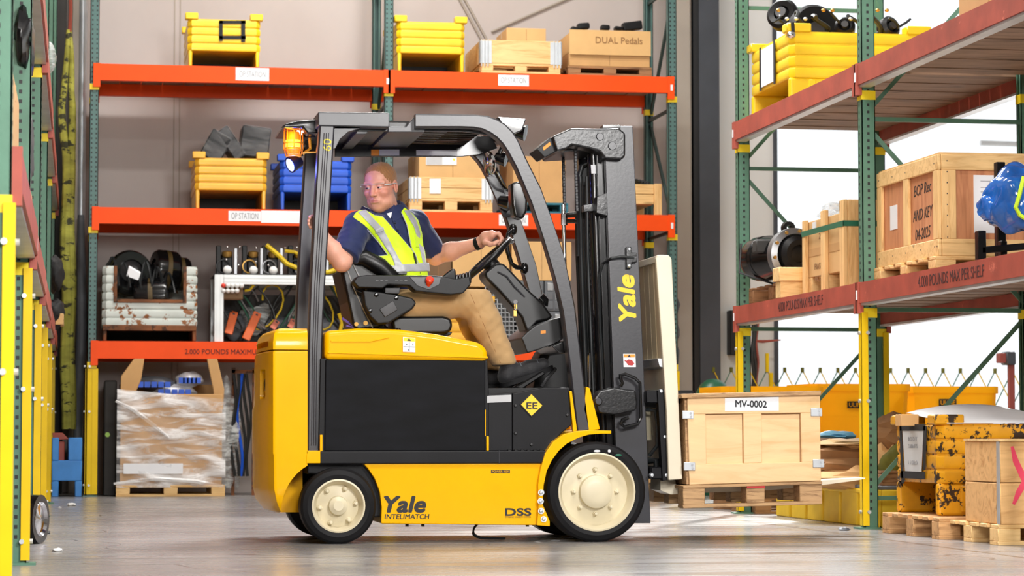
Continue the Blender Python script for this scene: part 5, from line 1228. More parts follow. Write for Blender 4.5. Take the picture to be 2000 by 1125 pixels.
# ---- lower shelf
r = steel_bin('rusty white corrugated bin full of black wheels and hoses, on the lower shelf', bx(203), bx(385), FY, .95, T1, bz(637, 295), bz(520, 295), 'bin_white_rust', ribs=7, lug=False, cutz=(bx(230) - bx(203), bx(385) - bx(359), bz(585, 295)), skid='rust')
b = MB(); b.box(bx(203), bx(385), FY - .012, FY + .02, bz(646, 295), bz(635, 295), .004); b.build('front_bar', 'rust', r)
for k, (cx, cy, R_, w, ax, lab) in enumerate(((250, 535, .2, .25, (.3, -1, .15), 'black wheel standing at the left in the rusty white bin'), (322, 530, .19, .22, (-1, -.25, .1), 'large black wheel with a brown band at the centre of the rusty white bin'), (352, 535, .15, .16, (-1, -.2, 0), 'smaller black wheel at the right of the rusty white bin'), (296, 580, .17, .3, (1, -.1, .05), 'black wheel lying low at the front of the rusty white bin'))):
    c = at(cx, cy, FY + .34 + (.06 if k == 2 else 0) - (.12 if k == 3 else 0)); t = thing('wheel', lab, 'wheel', c)
    b = MB(); b.lathe([(R_ * .55, -w / 2), (R_ - .02, -w / 2), (R_, -w / 2 + .03), (R_, w / 2 - .03), (R_ - .02, w / 2), (R_ * .55, w / 2), (R_ * .55, -w / 2)], c, ax, 32); b.build('tread', 'gloss_black', t)
    b = MB(); b.lathe([(R_ + .002, -.02), (R_ + .003, .02)], c, ax, 32); b.build('band', 'tyre_brown', t)
    b = MB(); b.lathe([(0, w / 2 - .02), (R_ * .3, w / 2), (R_ * .55, w / 2 - .03)], c, ax, 24); b.build('hub', 'dark_steel', t)
t = thing('hose_coil', 'black hoses looping over the rusty white bin', 'hoses', at(240, 500, FY + .2))
for k in range(6):
    b = MB(); x = 214 + k * 22; b.tube([at(x - 8 + 26 * j / 11, 560 - (58 - 8 * (k % 3)) * math.sin(j / 11 * 3.1) + 3 * k, FY + .05 + .012 * k + .02 * math.sin(j + k)) for j in range(12)], .011, 6); b.build('hose', 'hose_dark', t)
b = MB(); b.prism([at(x, y, FY + .04) for x, y in ((252, 522), (275, 535), (270, 548), (247, 540))], (0, .01, .02), .003); b.build('tag', 'paper', t)
# aluminium test bench
r = thing('test_bench', 'aluminium profile test bench with cables and valves, on the lower shelf', 'bench', (bx(550), FY + .4, T1))
zt = bz(537, 540); z1 = bz(556, 540)
def prof(x0, x1, y0, y1, z0, z1, ax):
    b = MB(); b.box(x0, x1, y0, y1, z0, z1, .003)
    for s in (.3, .7):
        if ax == 'z': b.m = 0; x = x0 + (x1 - x0) * s; b.box(x - .004, x + .004, y0 - .0, y0 - .004, z0, z1)
        else: z = z0 + (z1 - z0) * s; b.box(x0, x1, y0 - .004, y0, z - .004, z + .004)
    return b.build('profile', 'alu', r)
for x in (420, 682): prof(bx(x), bx(x + 18), FY, FY + .09, T1, zt, 'z'); prof(bx(x), bx(x + 18), FY + .7, FY + .79, T1, zt, 'z')
prof(bx(438), bx(682), FY, FY + .09, z1, zt, 'x'); prof(bx(438), bx(682), FY + .7, FY + .79, z1, zt, 'x')
b = MB(); b.box(bx(420), bx(700), FY, FY + .79, zt, zt + .006); b.build('bench_plate', 'dark_steel', r)
for k in range(6):
    x = 424 + k * 45 + (k % 2) * 6; b = MB(); X = bx(x); b.box(X, X + .045, FY + .1, FY + .2, zt, bz(478, x), .006); b.box(X + .05, X + .15, FY + .16, FY + .3, zt + .02, zt + .2, .01); b.build('switch_unit', 'plastic_black', r)
    b = MB(); b.lathe([(.03, 0), (.045, .015), (.05, .05), (.03, .06), (0, .06)], (bx(x + 22), FY + .14, zt + .16), (0, 0, 1), 14); b.build('valve', 'brass', r)
    b = MB(); b.ell((bx(x + 22), FY + .09, zt + .045), (.04, .035, .04), 10); b.build('knob', 'white_foam', r)
    b = MB(); b.tube([(bx(x + 14) + .06 * math.cos(a), FY + .1, zt + .08 + .06 * math.sin(a)) for a in [j * .5 for j in range(13)]], .008, 6); b.build('cable', ['hose_dark', 'brass', 'steel_grey'][k % 3], r)
    b = MB(); b.box(X + .16, X + .19, FY + .1, FY + .15, zt, bz(482, x), .004); b.build('rail_post', 'steel_grey', r)
for x in (444, 468, 500, 524, 557, 580): b = MB(); b.ell(at(x, 482 + (x % 3), FY + .095), (.014, .012, .014), 10); b.build('connector', 'chrome', r)
for x, y in ((466, 518), (500, 512), (524, 518), (442, 507)): b = MB(); b.ell(at(x, y, FY + .09), (.012, .012, .012), 10); b.build('connector', 'chrome', r)
b = MB(); b.box(bx(428), bx(476), FY + .02, FY + .1, bz(585, 450), bz(546, 450), .01); vb = b.build('valve_block', 'cardboard_shade', r)
for k in range(9): b = MB(); b.ell(at(436 + (k % 5) * 9, 558 + (k // 5) * 10, FY + .0), (.022, .03, .022), 10); b.build('knob', 'button_red' if k == 0 else 'white_foam', vb)
for k, pts in enumerate(([(520, 478), (545, 500), (560, 515), (590, 528), (640, 532), (668, 524)], [(556, 490), (575, 492), (600, 505), (640, 500), (660, 520)], [(478, 568), (488, 566), (496, 556), (500, 550)], [(654, 556), (664, 580), (675, 600), (684, 615)], [(662, 612), (668, 630), (664, 650), (672, 660)], [(640, 515), (652, 500), (660, 515), (655, 530)])):
    b = MB(); b.tube([at(x, y, FY + .06 + .02 * k) for x, y in pts], [.022, .016, .012, .022, .018, .03][k], 8); b.build('hose', 'hose_yellow', r)
for k in range(12):
    rnd = random.Random(k); x = 445 + k * 19; b = MB(); b.tube([at(x + 24 * math.sin(j * .55 + k) + j * 1.2, 600 + 44 * math.sin(j * .42 + k * 1.7), FY + .2 + .015 * k) for j in range(14)], .009, 6); b.build('cable', ['hose_dark', 'hose_green', 'steel_grey', 'hose_dark', 'hose_yellow'][k % 5], r)
for k, (x, y) in enumerate(((452, 632), (500, 620), (540, 640), (590, 630), (640, 640))): wad(r, 'film_bag', 'bag_film' if k % 2 else 'grey_plastic', at(x, y + 4, FY + .45), (.14, .1, .12), k)
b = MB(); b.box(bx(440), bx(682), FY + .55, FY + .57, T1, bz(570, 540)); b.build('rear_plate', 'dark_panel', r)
for k, (x0, y0, x1, y1, m) in enumerate(((446, 652, 458, 608, 'orange_steel'), (480, 663, 504, 610, 'orange_steel'), (532, 642, 542, 626, 'bracket_pink'), (566, 640, 574, 624, 'bracket_pink'))):
    t = thing('steel_bracket', ['short orange flat bracket leaning inside the test bench', 'long orange flat bracket leaning inside the test bench', 'pinkish bracket leaning behind the counterweight top', 'pinkish bracket end just left of the rear guard posts'][k], 'bracket', at(x0, 668, FY + .1))
    p, q = Vector(at(x0, y0, FY + .1)), Vector(at(x1, y1, FY + .2)); d = (q - p).normalized(); n = Vector((d.z, 0, -d.x)) * .04; b = MB(); b.prism([p - n, p + n, q + n, q - n], (0, .02, 0), .006); o = b.build('bar', m, t)
    b = MB(); b.cyl(q - d * .03 + Vector((0, -.002, 0)), q - d * .03 + Vector((0, .01, 0)), .012, n=10); b.build('hole', 'ink', o)
steel_bin('amber steel bin seen between the seat and the driver shin', bx(800), bx(960), FY, .8, T1, bz(668, 900), bz(590, 900), 'bin_amber')
# grey crates, wire basket and cartons behind the steering column
for k, (x0, x1, y0, y1) in enumerate(((1012, 1062, 548, 608), (1064, 1114, 548, 608), (1012, 1062, 609, 672), (1064, 1114, 609, 672))):
    X0, X1 = bx(x0), bx(x1); zt_, zb_ = bz(y0, 1060), bz(y1, 1060)
    if k >= 2: zb_ = T1
    t = thing('plastic_crate', ['upper left grey plastic crate in the stack behind the steering column', 'upper right grey plastic crate beside the mast', 'lower left grey plastic crate behind the steering column', 'lower right grey plastic crate beside the mast'][k], 'crate', ((X0 + X1) / 2, FY + .3, zb_))
    b = MB(); b.box(X0, X1, FY, FY + .6, zb_, zt_, .006); o = b.build('crate_body', 'grey_plastic', t)
    for i in range(3):
        for j in range(3): b = MB(); a = X0 + .02 + i * (X1 - X0 - .02) / 3; c = zb_ + .02 + j * (zt_ - zb_ - .03) / 3; b.box(a, a + (X1 - X0) / 3 - .02, FY - .008, FY + .01, c, c + (zt_ - zb_) / 3 - .02, .004); b.build('rib_panel', 'steel_grey' if (i + j + k) % 3 == 0 else 'grey_plastic', o)
t = thing('wire_basket', 'dark wire mesh basket behind the driver shin', 'basket', (bx(980), FY + .3, T1))
b = MB(); X0, X1 = bx(948), bx(1010); z1 = bz(560, 980)
for k in range(9): x = X0 + (X1 - X0) * k / 8; b.tube([(x, FY, T1), (x, FY, z1)], .005, 4)
for k in range(14): z = T1 + (z1 - T1) * k / 13; b.tube([(X0, FY, z), (X1, FY, z)], .005, 4); b.tube([(X0, FY, z), (X0, FY + .6, z)], .005, 4)
b.build('mesh_panel', 'steel_grey', t)
b = MB(); b.box(X0 + .01, X1 - .01, FY + .05, FY + .55, T1 + .01, z1 - .06, .01); b.build('fill', 'cast_black', t)
carton('long carton on the grey crates behind the steering wheel', bx(1000), bx(1116), FY, .7, bz(548, 1060), bz(472, 1060) - bz(548, 1060), 'cardboard_tan')
carton('carton on the wire basket, left of the steering wheel', bx(885), bx(996), FY + .02, .6, bz(560, 940), bz(476, 940) - bz(560, 940), 'cardboard_tan')
carton('dark carton on the amber bin beside the driver elbow', bx(832), bx(882), FY + .02, .6, bz(588, 860), bz(500, 860) - bz(588, 860), 'cardboard_shade')
# ---- on the floor under the back rack
pallet('pallet under the film wrapped carton stack, on the floor', bx(226, 960), bx(438, 960), 22.86, .95, 0, .1, 'pine')
r = thing('bulk_carton', 'big bulk carton wrapped in clear film with torn flaps, on a floor pallet', 'box', (bx(330, 900), 23.3, .1))
X0, X1 = bx(234, 900), bx(432, 900); z1 = bz(770, 330)
b = MB(); b.box(X0, X1, 22.88, 22.9, .1, z1, .004); b.box(X0, X0 + .02, 22.9, 23.75, .1, z1, .004); b.box(X1 - .02, X1, 22.9, 23.75, .1, z1, .004); b.box(X0, X1, 23.73, 23.75, .1, z1 + .1, .004); b.box(X0, X1, 22.9, 23.74, .1, .14); b.build('box_body', 'cardboard', r)
for pts in ([(234, 780), (236, 735), (262, 700), (282, 700), (276, 740), (262, 776)], [(404, 700), (424, 700), (438, 760), (436, 800), (420, 800), (416, 760)]): b = MB(); b.prism([at(x, y, 22.95) for x, y in pts], (0, .03, .0), .006); b.build('flap', 'cardboard', r)
def filmgrid(u, v): x = X0 - .03 + u * (X1 - X0 + .06); z = .08 + v * (bz(765, 330) + .02 - .08) * (1 - .1 * u * v); return (x, 22.855 + .02 * math.sin(13 * u + 9 * v) * math.sin(11 * v + 3 * u), z)
b = MB(); b.grid(filmgrid, 24, 24); b.build('wrap', 'stretch_film', r, 60)
b = MB(); b.tube([at(x, y, 22.82) for x, y in ((226, 783), (260, 800), (300, 830), (330, 855))], [.012, .02, .018, .01], 6); b.tube([at(x, y, 22.82) for x, y in ((222, 945), (300, 935), (380, 940), (436, 950))], [.01, .02, .02, .012], 6); b.build('twisted_film', 'stretch_film', r)
b = MB(); b.box(X0 + .03, X0 + .55, 22.845, 22.85, bz(925, 260), bz(905, 260)); b.build('printed_band', 'paper', r); text('AIDRIG', 'lettering', 'purple_hose', r, ((X0 * 2 + .58) / 2, 22.843, bz(915, 280)), XA, ZA, .06, w=.42) if 0 else None
for k, (x, y, w) in enumerate(((300, 750, .2), (368, 742, .12), (340, 765, .2))): t = thing('film_roll_bag', ['blue white bag of packing film at the left inside the bulk carton', 'short blue and white roll on top inside the bulk carton', 'blue white bag lying flat at the front of the bulk carton'][k], 'bag', at(x, y, 23.2)); wad(t, 'bag', 'paper' if k != 0 else 'grey_plastic', at(x, y, 23.2), (w, .2, .07), k + 20, amp=.12); b = MB(); p = at(x, y, 22.97); [b.box(p[0] - w * .7 + i * w * .3, p[0] - w * .7 + i * w * .3 + .05, p[1] - .01, p[1] + .02, p[2] - .03, p[2] + .02) for i in range(5)]; b.build('print', 'bin_blue', t)
t = thing('bag_pile', 'clear plastic sheeting slumped beside the bulk carton', 'plastic', at(446, 960, 23.3)); wad(t, 'sheet', 'bag_film', at(446, 860, 23.3), (.12, .2, .45), 5, 20, .2)
t = thing('steel_sheet', 'dark upright panel with a green sticker beside the yellow post', 'panel', at(216, 968, 23.2)); b = MB(); b.box(bx(203, 900), bx(228, 900), 23.2, 23.9, 0, bz(742, 216), .01); b.build('panel', 'dark_panel', t); b = MB(); b.cyl(at(210, 849, 23.198), at(210, 849, 23.2), .022, n=12); b.build('sticker', 'green_sticker', t)
t = thing('hose_rack', 'dark steel stand hung with black hoses left of the counterweight', 'stand', at(480, 960, 23.3))
for x in (452, 492): b = MB(); X = at(x, 900, 23.2)[0]; b.box(X, X + .03, 23.2, 23.23, 0, 1.15); b.build('post', 'rust', t)
b = MB(); X = at(452, 900, 23.2)[0]; b.box(X, X + .22, 23.2, 23.23, 1.1, 1.13); b.build('cross_bar', 'rust', t)
for k in range(6): b = MB(); b.tube([at(456 + k * 6 + 5 * math.sin(j * .7 + k), 730 + j * 20, 23.15 + .01 * k) for j in range(11)], .014, 6); b.build('hose', ['hose_dark', 'hose_dark', 'bin_blue', 'hose_dark'][k % 4], t)
t = thing('steel_stand', 'blue painted steel stand on the floor in the left corner', 'stand', at(130, 970, 22.9))
X0, X1 = at(101, 930, 22.9)[0], at(160, 930, 22.9)[0]
for p in ((X0, X0 + .06, .32, .52), (X1 - .12, X1, .32, .52), (X0, X1, .14, .32), (X1 - .06, X1, 0, .14), (X0, X0 + .06, 0, .14)): b = MB(); b.box(p[0], p[1], 22.9, 23.3, p[2], p[3], .006); b.build('frame_plate', 'blue_steel', t)
t = thing('steel_plate', 'rust red steel part standing in the blue stand', 'steel part', at(118, 920, 23.0)); b = MB(); b.prism([at(x, y, 22.98) for x, y in ((106, 862), (126, 862), (126, 926), (112, 926))], (0, .2, 0), .005); b.build('plate', 'red_steel', t); b = MB(); b.prism([at(x, y, 22.97) for x, y in ((102, 845), (122, 845), (134, 858), (104, 860))], (0, .2, 0), .004); b.build('top_plate', 'red_steel', t)
for k, (x0, x1, y0, lab, m) in enumerate(((1240, 1268, 730, 'cream carton on the floor behind the mast', 'plate_cream'), (1262, 1292, 742, 'tan carton beside the cream carton behind the mast', 'cardboard_tan'), (1170, 1238, 790, 'dark carton on the floor behind the tilt bracket', 'cardboard_shade'))): carton(lab, bx(x0, 900), bx(x1, 900), FY + .1, .5, 0, bz(y0, 1250), m)
t = thing('rope', 'grey knotted rope hanging by the dark column', 'rope', at(1323, 760, 24.0)); b = MB(); b.tube([at(1322 + 3 * math.sin(j * 1.3), 585 + j * 10, 24.0 + .01 * math.sin(j)) for j in range(19)], [.014 + .008 * math.sin(j * 2.1) for j in range(19)], 6); b.build('strand', 'grey_plastic', t)
# sling in the corner
r = thing('lifting_sling', 'long yellow and black lifting sling hanging in the left corner', 'sling', at(134, 840, 23.6))
b = MB()
for k, (o1, o2) in enumerate(((-9, -4), (7, 3))):
    pts = [(134 + o1 * math.sin(min(1, j / 8) * 3.1) + (o2 if j > 4 else 0) + 2 * math.sin(j * .8 + k), 58 + j * 30) for j in range(27)]
    b = MB(); b.tube([at(x, y, 23.6 + .02 * k) for x, y in pts], [.02 + .028 * min(1, j / 12) for j in range(27)], 8); b.build('strap', 'sling_web', r)
b = MB(); b.tube([at(137, -20, 23.6), at(138, 20, 23.6), at(136, 62, 23.6)], .018, 6); b.build('hanger', 'red_steel', r)
t = thing('plastic_tube', 'grey plastic sheet roll leaning in the left corner', 'roll', at(155, 900, 23.8)); b = MB(); b.tube([at(158, 420, 23.9), at(160, 650, 23.9), at(153, 760, 23.8), at(150, 900, 23.7)], [.03, .05, .045, .04], 10); b.build('sheet_roll', 'grey_plastic', t)
# ================================================================ goods on the right rack
def sbin(label, X0, X1, Yf, dep, z0, zb, zt, mat, ribs=4, lugh=.055, lugs=True):
    """steel bin whose fork opening faces the aisle"""
    r = steel_bin(label, X0, X1, Yf, dep, zb - .001, zb, zt, mat, ribs=ribs, lug=False, legw=.0005)
    for o in find(r, 'skid') + find(r, 'underside_shade'): bpy.data.objects.remove(o)
    for y in (Yf, Yf + dep - .05):
        b = MB(); b.box(X0 - .01, X1, y, y + .05, z0, zb + .004, .02, None, 3); b.build('skid', mat, r)
    b = MB(); b.box(X1 - .06, X1 - .04, Yf + .05, Yf + dep - .05, z0, zb); b.build('skid_web', mat, r)
    for k in range(4): b = MB(); x = X0 + .12 + k * (X1 - X0) / 4.4; b.box(x, x + .05, Yf - .008, Yf + .01, z0 + .02, zb - .01, .006); b.build('skid_rib', mat, r)
    if lugs:
        for y in (Yf - .015, Yf + dep - .09): b = MB(); b.box(X0 - .03, X0 + .14, y, y + .12, zt - .005, zt + lugh, .008); b.build('stacking_lug', mat, r); b = MB(); b.box(X1 - .14, X1 + .03, y, y + .12, zt - .005, zt + lugh, .008); b.build('stacking_lug', mat, r)
    return r
D1, D2 = 1.445, 2.74
bu = sbin('bright yellow steel bin full of wheel axles, on the upper shelf of the right rack', 4.62, 5.56, 16.33, 1.0, D2, 2.915, 3.225, 'bin_bright')
b = MB(); Xq = 4.604
b.prism([(Xq, 17.02, 2.94), (Xq, 16.7, 2.94), (Xq, 16.7, 3.2), (Xq, 17.02, 3.2)], (-.001, 0, 0)); b.build('paper_label', 'paper', bu)
for y in (17.04, 16.68): b = MB(); b.prism([(Xq, y + .02, 2.92), (Xq, y - .02, 2.92), (Xq, y - .02, 3.22), (Xq, y + .02, 3.22)], (-.003, 0, 0)); b.build('label_tape', 'cloth_black', bu)
def hub(label, px, py, Y, R, ax, z=None, n=8):
    c = Vector(at(px, py, Y)); t = thing('axle_wheel', label, 'wheel', c)
    b = MB(); b.lathe([(R * .5, -.05), (R - .015, -.055), (R, -.03), (R, .03), (R - .02, .05), (R * .5, .04), (R * .5, -.05)], c, ax, 36); b.build('drum', 'plastic_black', t)
    b = MB(); b.lathe([(0, .06), (R * .35, .06), (R * .4, .0), (R * .6, -.01)], c, ax, 24); b.build('hub', 'dark_steel', t)
    return t
hub('large black wheel drum showing as an arch over the right rack yellow bin', 1592, 66, 16.75, .2, (.25, -1, .2))
hub('black drum tilted at the back corner of the right rack yellow bin', 1530, 30, 16.95, .11, (-.6, -.8, .3))
hub('small black hub between the arch and the rack post in the yellow bin', 1650, 55, 16.6, .07, (-.3, -1, .4))
hub('small black hub right of the rack post in the yellow bin', 1735, 55, 16.6, .075, (.4, -1, .3))
t = thing('cable_bundle', 'black wiring lying across the right rack yellow bin', 'cables', at(1640, 50, 16.5)); 
for k in range(7): b = MB(); b.tube([at(1510 + 38 * k + 4 * j + 8 * math.sin(j + k), 44 - 22 * math.sin(j * .55 + .4 * k) * (1 if k % 2 else .6), 16.5 + .02 * j) for j in range(9)], .009 + .004 * (k % 3), 6); b.build('cable', 'hose_dark', t)
for k in range(10): b = MB(); b.ell(at(1520 + (k * 53) % 230, 20 + (k * 17) % 34, 16.45), (.016, .016, .012), 8); b.build('fitting', 'galv' if k % 2 else 'brass', t)
t = thing('strap_tail', 'dark strap tail with silver buckle over the lug of the right rack bin', 'strap', at(1546, 60, 16.3)); b = MB(); b.tube([at(1548, 44, 16.29), at(1549, 60, 16.29), at(1546, 70, 16.3)], .012, 6); b.build('strap', 'cloth_black', t); b = MB(); b.ell(at(1546, 68, 16.29), (.03, .02, .025), 8); b.build('buckle', 'chrome', t)
p = atX(1880, 22, 4.6); carton('carton corner near the top right edge of the photo, on the upper shelf', 4.58, 5.1, p[1] - .45, .45, D2, .3, 'cardboard')
# motor on its pallet
pallet('weathered pallet under the black motor on the right rack', 4.6, 5.5, 16.22, 1.15, D1, .125, 'pallet_dark')
t = thing('electric_motor', 'black electric motor with silver flange on a pallet, right rack middle shelf', 'motor', at(1520, 520, 16.8))
a, c = Vector(at(1474, 508, 17.15)), Vector(at(1562, 496, 16.5)); d = (c - a).normalized(); L = (c - a).length; R = .155
b = MB(); b.lathe([(0, 0), (R * .7, 0), (R * .95, .06), (R, .1), (R, L * .28), (R * .92, L * .3), (R * .92, L * .36), (R, L * .38), (R * .9, L * .75), (R * .86, L * .85), (0, L * .85)], a, d, 32); b.build('housing', 'gloss_black', t)
b = MB(); b.lathe([(R * .8, L * .8), (R * 1.14, L * .8), (R * 1.16, L * .83), (R * 1.16, L * .9), (R * .9, L * .92), (R * .8, L * .86)], a, d, 40); fl = b.build('flange', 'steel_grey', t)
for k in range(10):
    q = a + d * L * .91; u = d.orthogonal().normalized(); v = d.cross(u); b = MB(); b.cyl(q + (u * math.cos(k * .628) + v * math.sin(k * .628)) * R * 1.03, q + (u * math.cos(k * .628) + v * math.sin(k * .628)) * R * 1.03 + d * .015, .012, n=6); b.build('flange_bolt', 'brass', fl)
b = MB(); b.lathe([(R * .84, L * .85), (R * .8, L * .96), (R * .62, L), (R * .4, L), (R * .38, L * .97), (R * .2, L * .98), (0, L * .98)], a, d, 36); b.build('end_bell', 'plastic_black', t)
b = MB(); b.box(-.07, .07, -.05, .05, 0, .09, .01, Matrix.Translation(a + d * L * .45 + Vector((-.1, -.1, .02)))); b.build('terminal_box', 'dark_panel', t)
b = MB(); q = a + d * L * .75 + Vector((0, 0, R)); b.lathe([(.02, -.02), (.045, -.02), (.045, .02), (.02, .02), (.02, -.02)], q + Vector((0, 0, .03)), d, 16); b.build('lifting_eye', 'gloss_black', t)
b = MB(); b.tube([a + d * L * .2 + Vector((-R - .01, -.03, .1)), a + d * L * .2 + Vector((-R - .03, -.05, -.1)), (4.66, 16.9, D1 + .13)], .008, 6); b.build('tie_cable', 'hose_dark', t)
t = thing('wood_block', 'pine timber block at the front corner of the motor pallet', 'timber', at(1545, 572, 16.2)); b = MB()
b.box(at(1524, 540, 16.2)[0], at(1570, 540, 16.2)[0] + .1, 16.2, 16.32, D1, D1 + .11, .004); b.box(at(1520, 540, 16.2)[0], at(1570, 540, 16.2)[0] + .1, 16.18, 16.34, D1 + .11, D1 + .2, .004); b.build('block', 'pine', t)
# strapped crate
t = thing('wooden_crate', 'pine slatted crate holding a carton, tied with a green strap', 'crate', (5.0, 15.6, D1))
X0, X1, Ya, Yb = 4.62, 5.4, 15.17, 16.09
b = MB(); b.box(X0 + .03, X1, Ya + .03, Yb - .02, D1 + .12, 1.93, .004); b.build('inner_carton', 'cardboard_tan', t)
for y0, y1, z1 in ((Ya, Ya + .09, 2.0), ((Ya + Yb) / 2 - .05, (Ya + Yb) / 2 + .04, 1.97), (Yb - .06, Yb, 1.94)): b = MB(); b.box(X0, X0 + .028, y0, y1, D1, z1, .004); b.build('slat', 'pine_z', t)
for x in (X0 + .028, X0 + .16, X1 - .14): b = MB(); b.box(x, x + .125, Ya, Ya + .026, D1, 2.0, .004); b.build('slat', 'pine_z', t)
b = MB(); b.box(X0 + .03, X1, Ya + .1, Yb - .1, D1, D1 + .12); b.build('skid', 'pallet_wood', t) if 0 else None
for y in (Ya + .03, (Ya + Yb) / 2 - .04, Yb - .12): b = MB(); b.box(X0 + .03, X1, y, y + .1, D1 + .0, D1 + .12, .004); b.build('skid', 'pine', t)
b = MB(); b.box(X0 + .0275, X0 + .03, Ya + .1, Yb - .06, 1.7, 1.75); b.build('carton_seam', 'cardboard', t)
b = MB(); s = .003; b.box(X0 - s, X0, Ya - s, Yb, 1.835, 1.87); b.box(X0 - s, X1, Ya - s, Ya, 1.835, 1.87); b.build('strap', 'strap_green', t)
b = MB(); b.box(X0 + .026, X0 + .03, 15.86, 15.94, 1.86, 1.92); b.build('sticker', 'paper', t)
for k, (tx, z) in enumerate((('FRAGILE', 1.63), ('25 KG', 1.82), ('48272', 1.55))): text(tx, 'lettering', 'cardboard_dark', t, (X0 + .028, 15.8 - .1 * (k % 2), z), (0, -1, 0), ZA, .04, w=.2)
t2 = thing('plastic_bag', 'clear plastic sheet bunched on top of the green strapped crate', 'plastic', (4.8, 15.9, 1.95)); wad(t2, 'sheet', 'bag_film', (4.82, 15.85, 1.98), (.14, .2, .06), 9, 18, .3)
# big crate
t = thing('wooden_crate', 'large framed crate with reddish plywood panels and handwriting, right rack', 'crate', (5.1, 14.0, D1 + .09))
X0, X1, Ya, Yb, Z0, Z1 = 4.62, 5.62, 13.4, 14.5, D1 + .085, 2.09
b = MB(); b.box(X0 + .02, X1, Ya + .02, Yb - .01, Z0, Z1 - .01); b.build('panel', 'ply_red', t)
def bat(x0, x1, y0, y1, z0, z1, m='pine'): b = MB(); b.box(x0, x1, y0, y1, z0, z1, .004); return b.build('batten', m, t)
for z0, z1 in ((Z1 - .085, Z1), (Z0, Z0 + .095)): bat(X0, X0 + .02, Ya, Yb, z0, z1); bat(X0 + .02, X1, Ya, Ya + .02, z0, z1)
for y0 in (Ya, Ya + .52, Yb - .09): bat(X0, X0 + .02, y0, y0 + .09, Z0 + .095, Z1 - .085, 'pine_z')
bat(X0 + .02, X0 + .105, Ya, Ya + .02, Z0 + .095, Z1 - .085, 'pine_z'); bat(X1 - .1, X1, Ya, Ya + .02, Z0 + .095, Z1 - .085, 'pine_z')
b = MB(); b.box(X0 + .015, X1, Ya + .015, Yb, Z1, Z1 + .012); b.build('lid', 'pine', t)
b = MB()
for y in (Ya + .02, Ya + .06, Ya + .3, Ya + .56, Ya + .8, Ya + 1.05): b.box(X0 - .001, X0 + .001, y, y + .008, Z1 - .05, Z1 - .042); b.box(X0 - .001, X0 + .001, y, y + .008, Z0 + .05, Z0 + .058)
for z in np.arange(Z0 + .1, Z1, .06): b.box(X0 + .05, X0 + .056, Ya - .001, Ya + .001, z, z + .007)
b.build('nail', 'dark_steel', t)
for tx, z, w in (('BOP Rec', 1.93, .3), ('AND KEY', 1.79, .34), ('04-2025', 1.68, .26)): text(tx, 'handwriting', 'dark_steel', t, (X0 + .019, 13.72, z), (0, -1, .03), (0, 0, 1), .062, w=w, shear=.2)
b = MB(); b.box(X0 + .017, X0 + .02, 14.17, 14.3, 1.74, 1.88); b.build('paper_tag', 'paper', t)
b = MB(); x0 = at(1904, 400, Ya)[0]; b.box(x0, x0 + .2, Ya + .017, Ya + .02, 1.66, 1.98); b.build('document', 'paper', t)
b = MB()
for k, z in enumerate((1.945, 1.91, 1.885, 1.85)): b.box(x0 + .04, x0 + .16 - .02 * (k % 2), Ya + .0165, Ya + .018, z, z + .004)
b.build('print_line', 'ink_grey', t)
pallet('pallet under the large framed crate on the right rack', 4.6, 5.6, 13.4, 1.1, D1, .085, 'pine')
# black frame and blue bag
t = thing('display_stand', 'black square tube frame at the right edge in front of the large crate', 'stand', at(1955, 500, 12.7))
for x0, x1, y0, y1, w in ((1947, 1966, 316, 505, 12.75), (1910, 1927, 450, 508, 12.55), (1955, 1968, 470, 500, 12.6)): b = MB(); a, c = at(x0, y0, w), at(x1, y1, w); b.box(a[0], c[0], w, w + .05, max(c[2], D1), a[2], .004); b.build('tube', 'gloss_black', t)
b = MB(); a, c = at(1918, 482, 12.55), at(2050, 470, 12.55); b.prism([a, c, (c[0], c[1], c[2] - .035), (a[0], a[1], a[2] - .035)], (0, .05, 0), .004); b.build('rail', 'gloss_black', t)
t = thing('plastic_bag', 'shiny blue plastic bag bundled on the black frame', 'bag', at(1980, 440, 12.4))
wad(t, 'bag', 'blue_bag', at(1990, 390, 12.42), (.17, .16, .175), 31, 32, .11); wad(t, 'bag_tail', 'blue_bag', at(1938, 402, 12.45), (.075, .06, .08), 33, 18, .16)
b = MB(); b.tube([at(2000, 345, 12.24), at(1990, 385, 12.24), at(1984, 405, 12.24), at(1992, 420, 12.24), at(2005, 428, 12.24)], .011, 6); b.build('cord', 'hi_vis', t)
# ---- floor level of the right rack
t = thing('spill_pallet', 'yellow plastic spill pallet with grey deck on the floor under the right rack', 'spill pallet', (5.1, 15.7, 0))
X0, X1, Ya, Yb, Z1 = 4.66, 5.58, 14.7, 16.95, .225
b = MB(); b.box(X0 + .03, X1, Ya + .03, Yb - .03, .01, Z1 - .02); b.build('tub', 'jersey_yellow', t)
y = Ya
for k in range(6):
    b = MB(); b.prism([(X0, y, 0), (X0, y + .32, 0), (X0 + .006, y + .33, Z1), (X0 + .006, y - .01, Z1)], (.035, 0, 0), .01, None, 2); b.build('wall_rib', 'jersey_yellow', t)
    y += .378
b = MB(); b.box(X0 + .002, X0 + .05, Ya, Yb, Z1 - .03, Z1, .008); b.build('rim', 'jersey_yellow', t)
b = MB(); b.box(X0 + .04, X1, Ya, Ya + .04, 0, Z1, .008); b.build('end_wall', 'jersey_yellow', t)
b = MB(); b.box(X0 + .01, X1, Ya + .005, Yb, Z1, Z1 + .022, .004); b.build('deck', 'grey_plastic', t)
pallet('low pallet on top of the grey spill deck', 4.72, 5.5, 14.75, 1.0, Z1 + .022, .09, 'pallet_dark')
zz = Z1 + .112
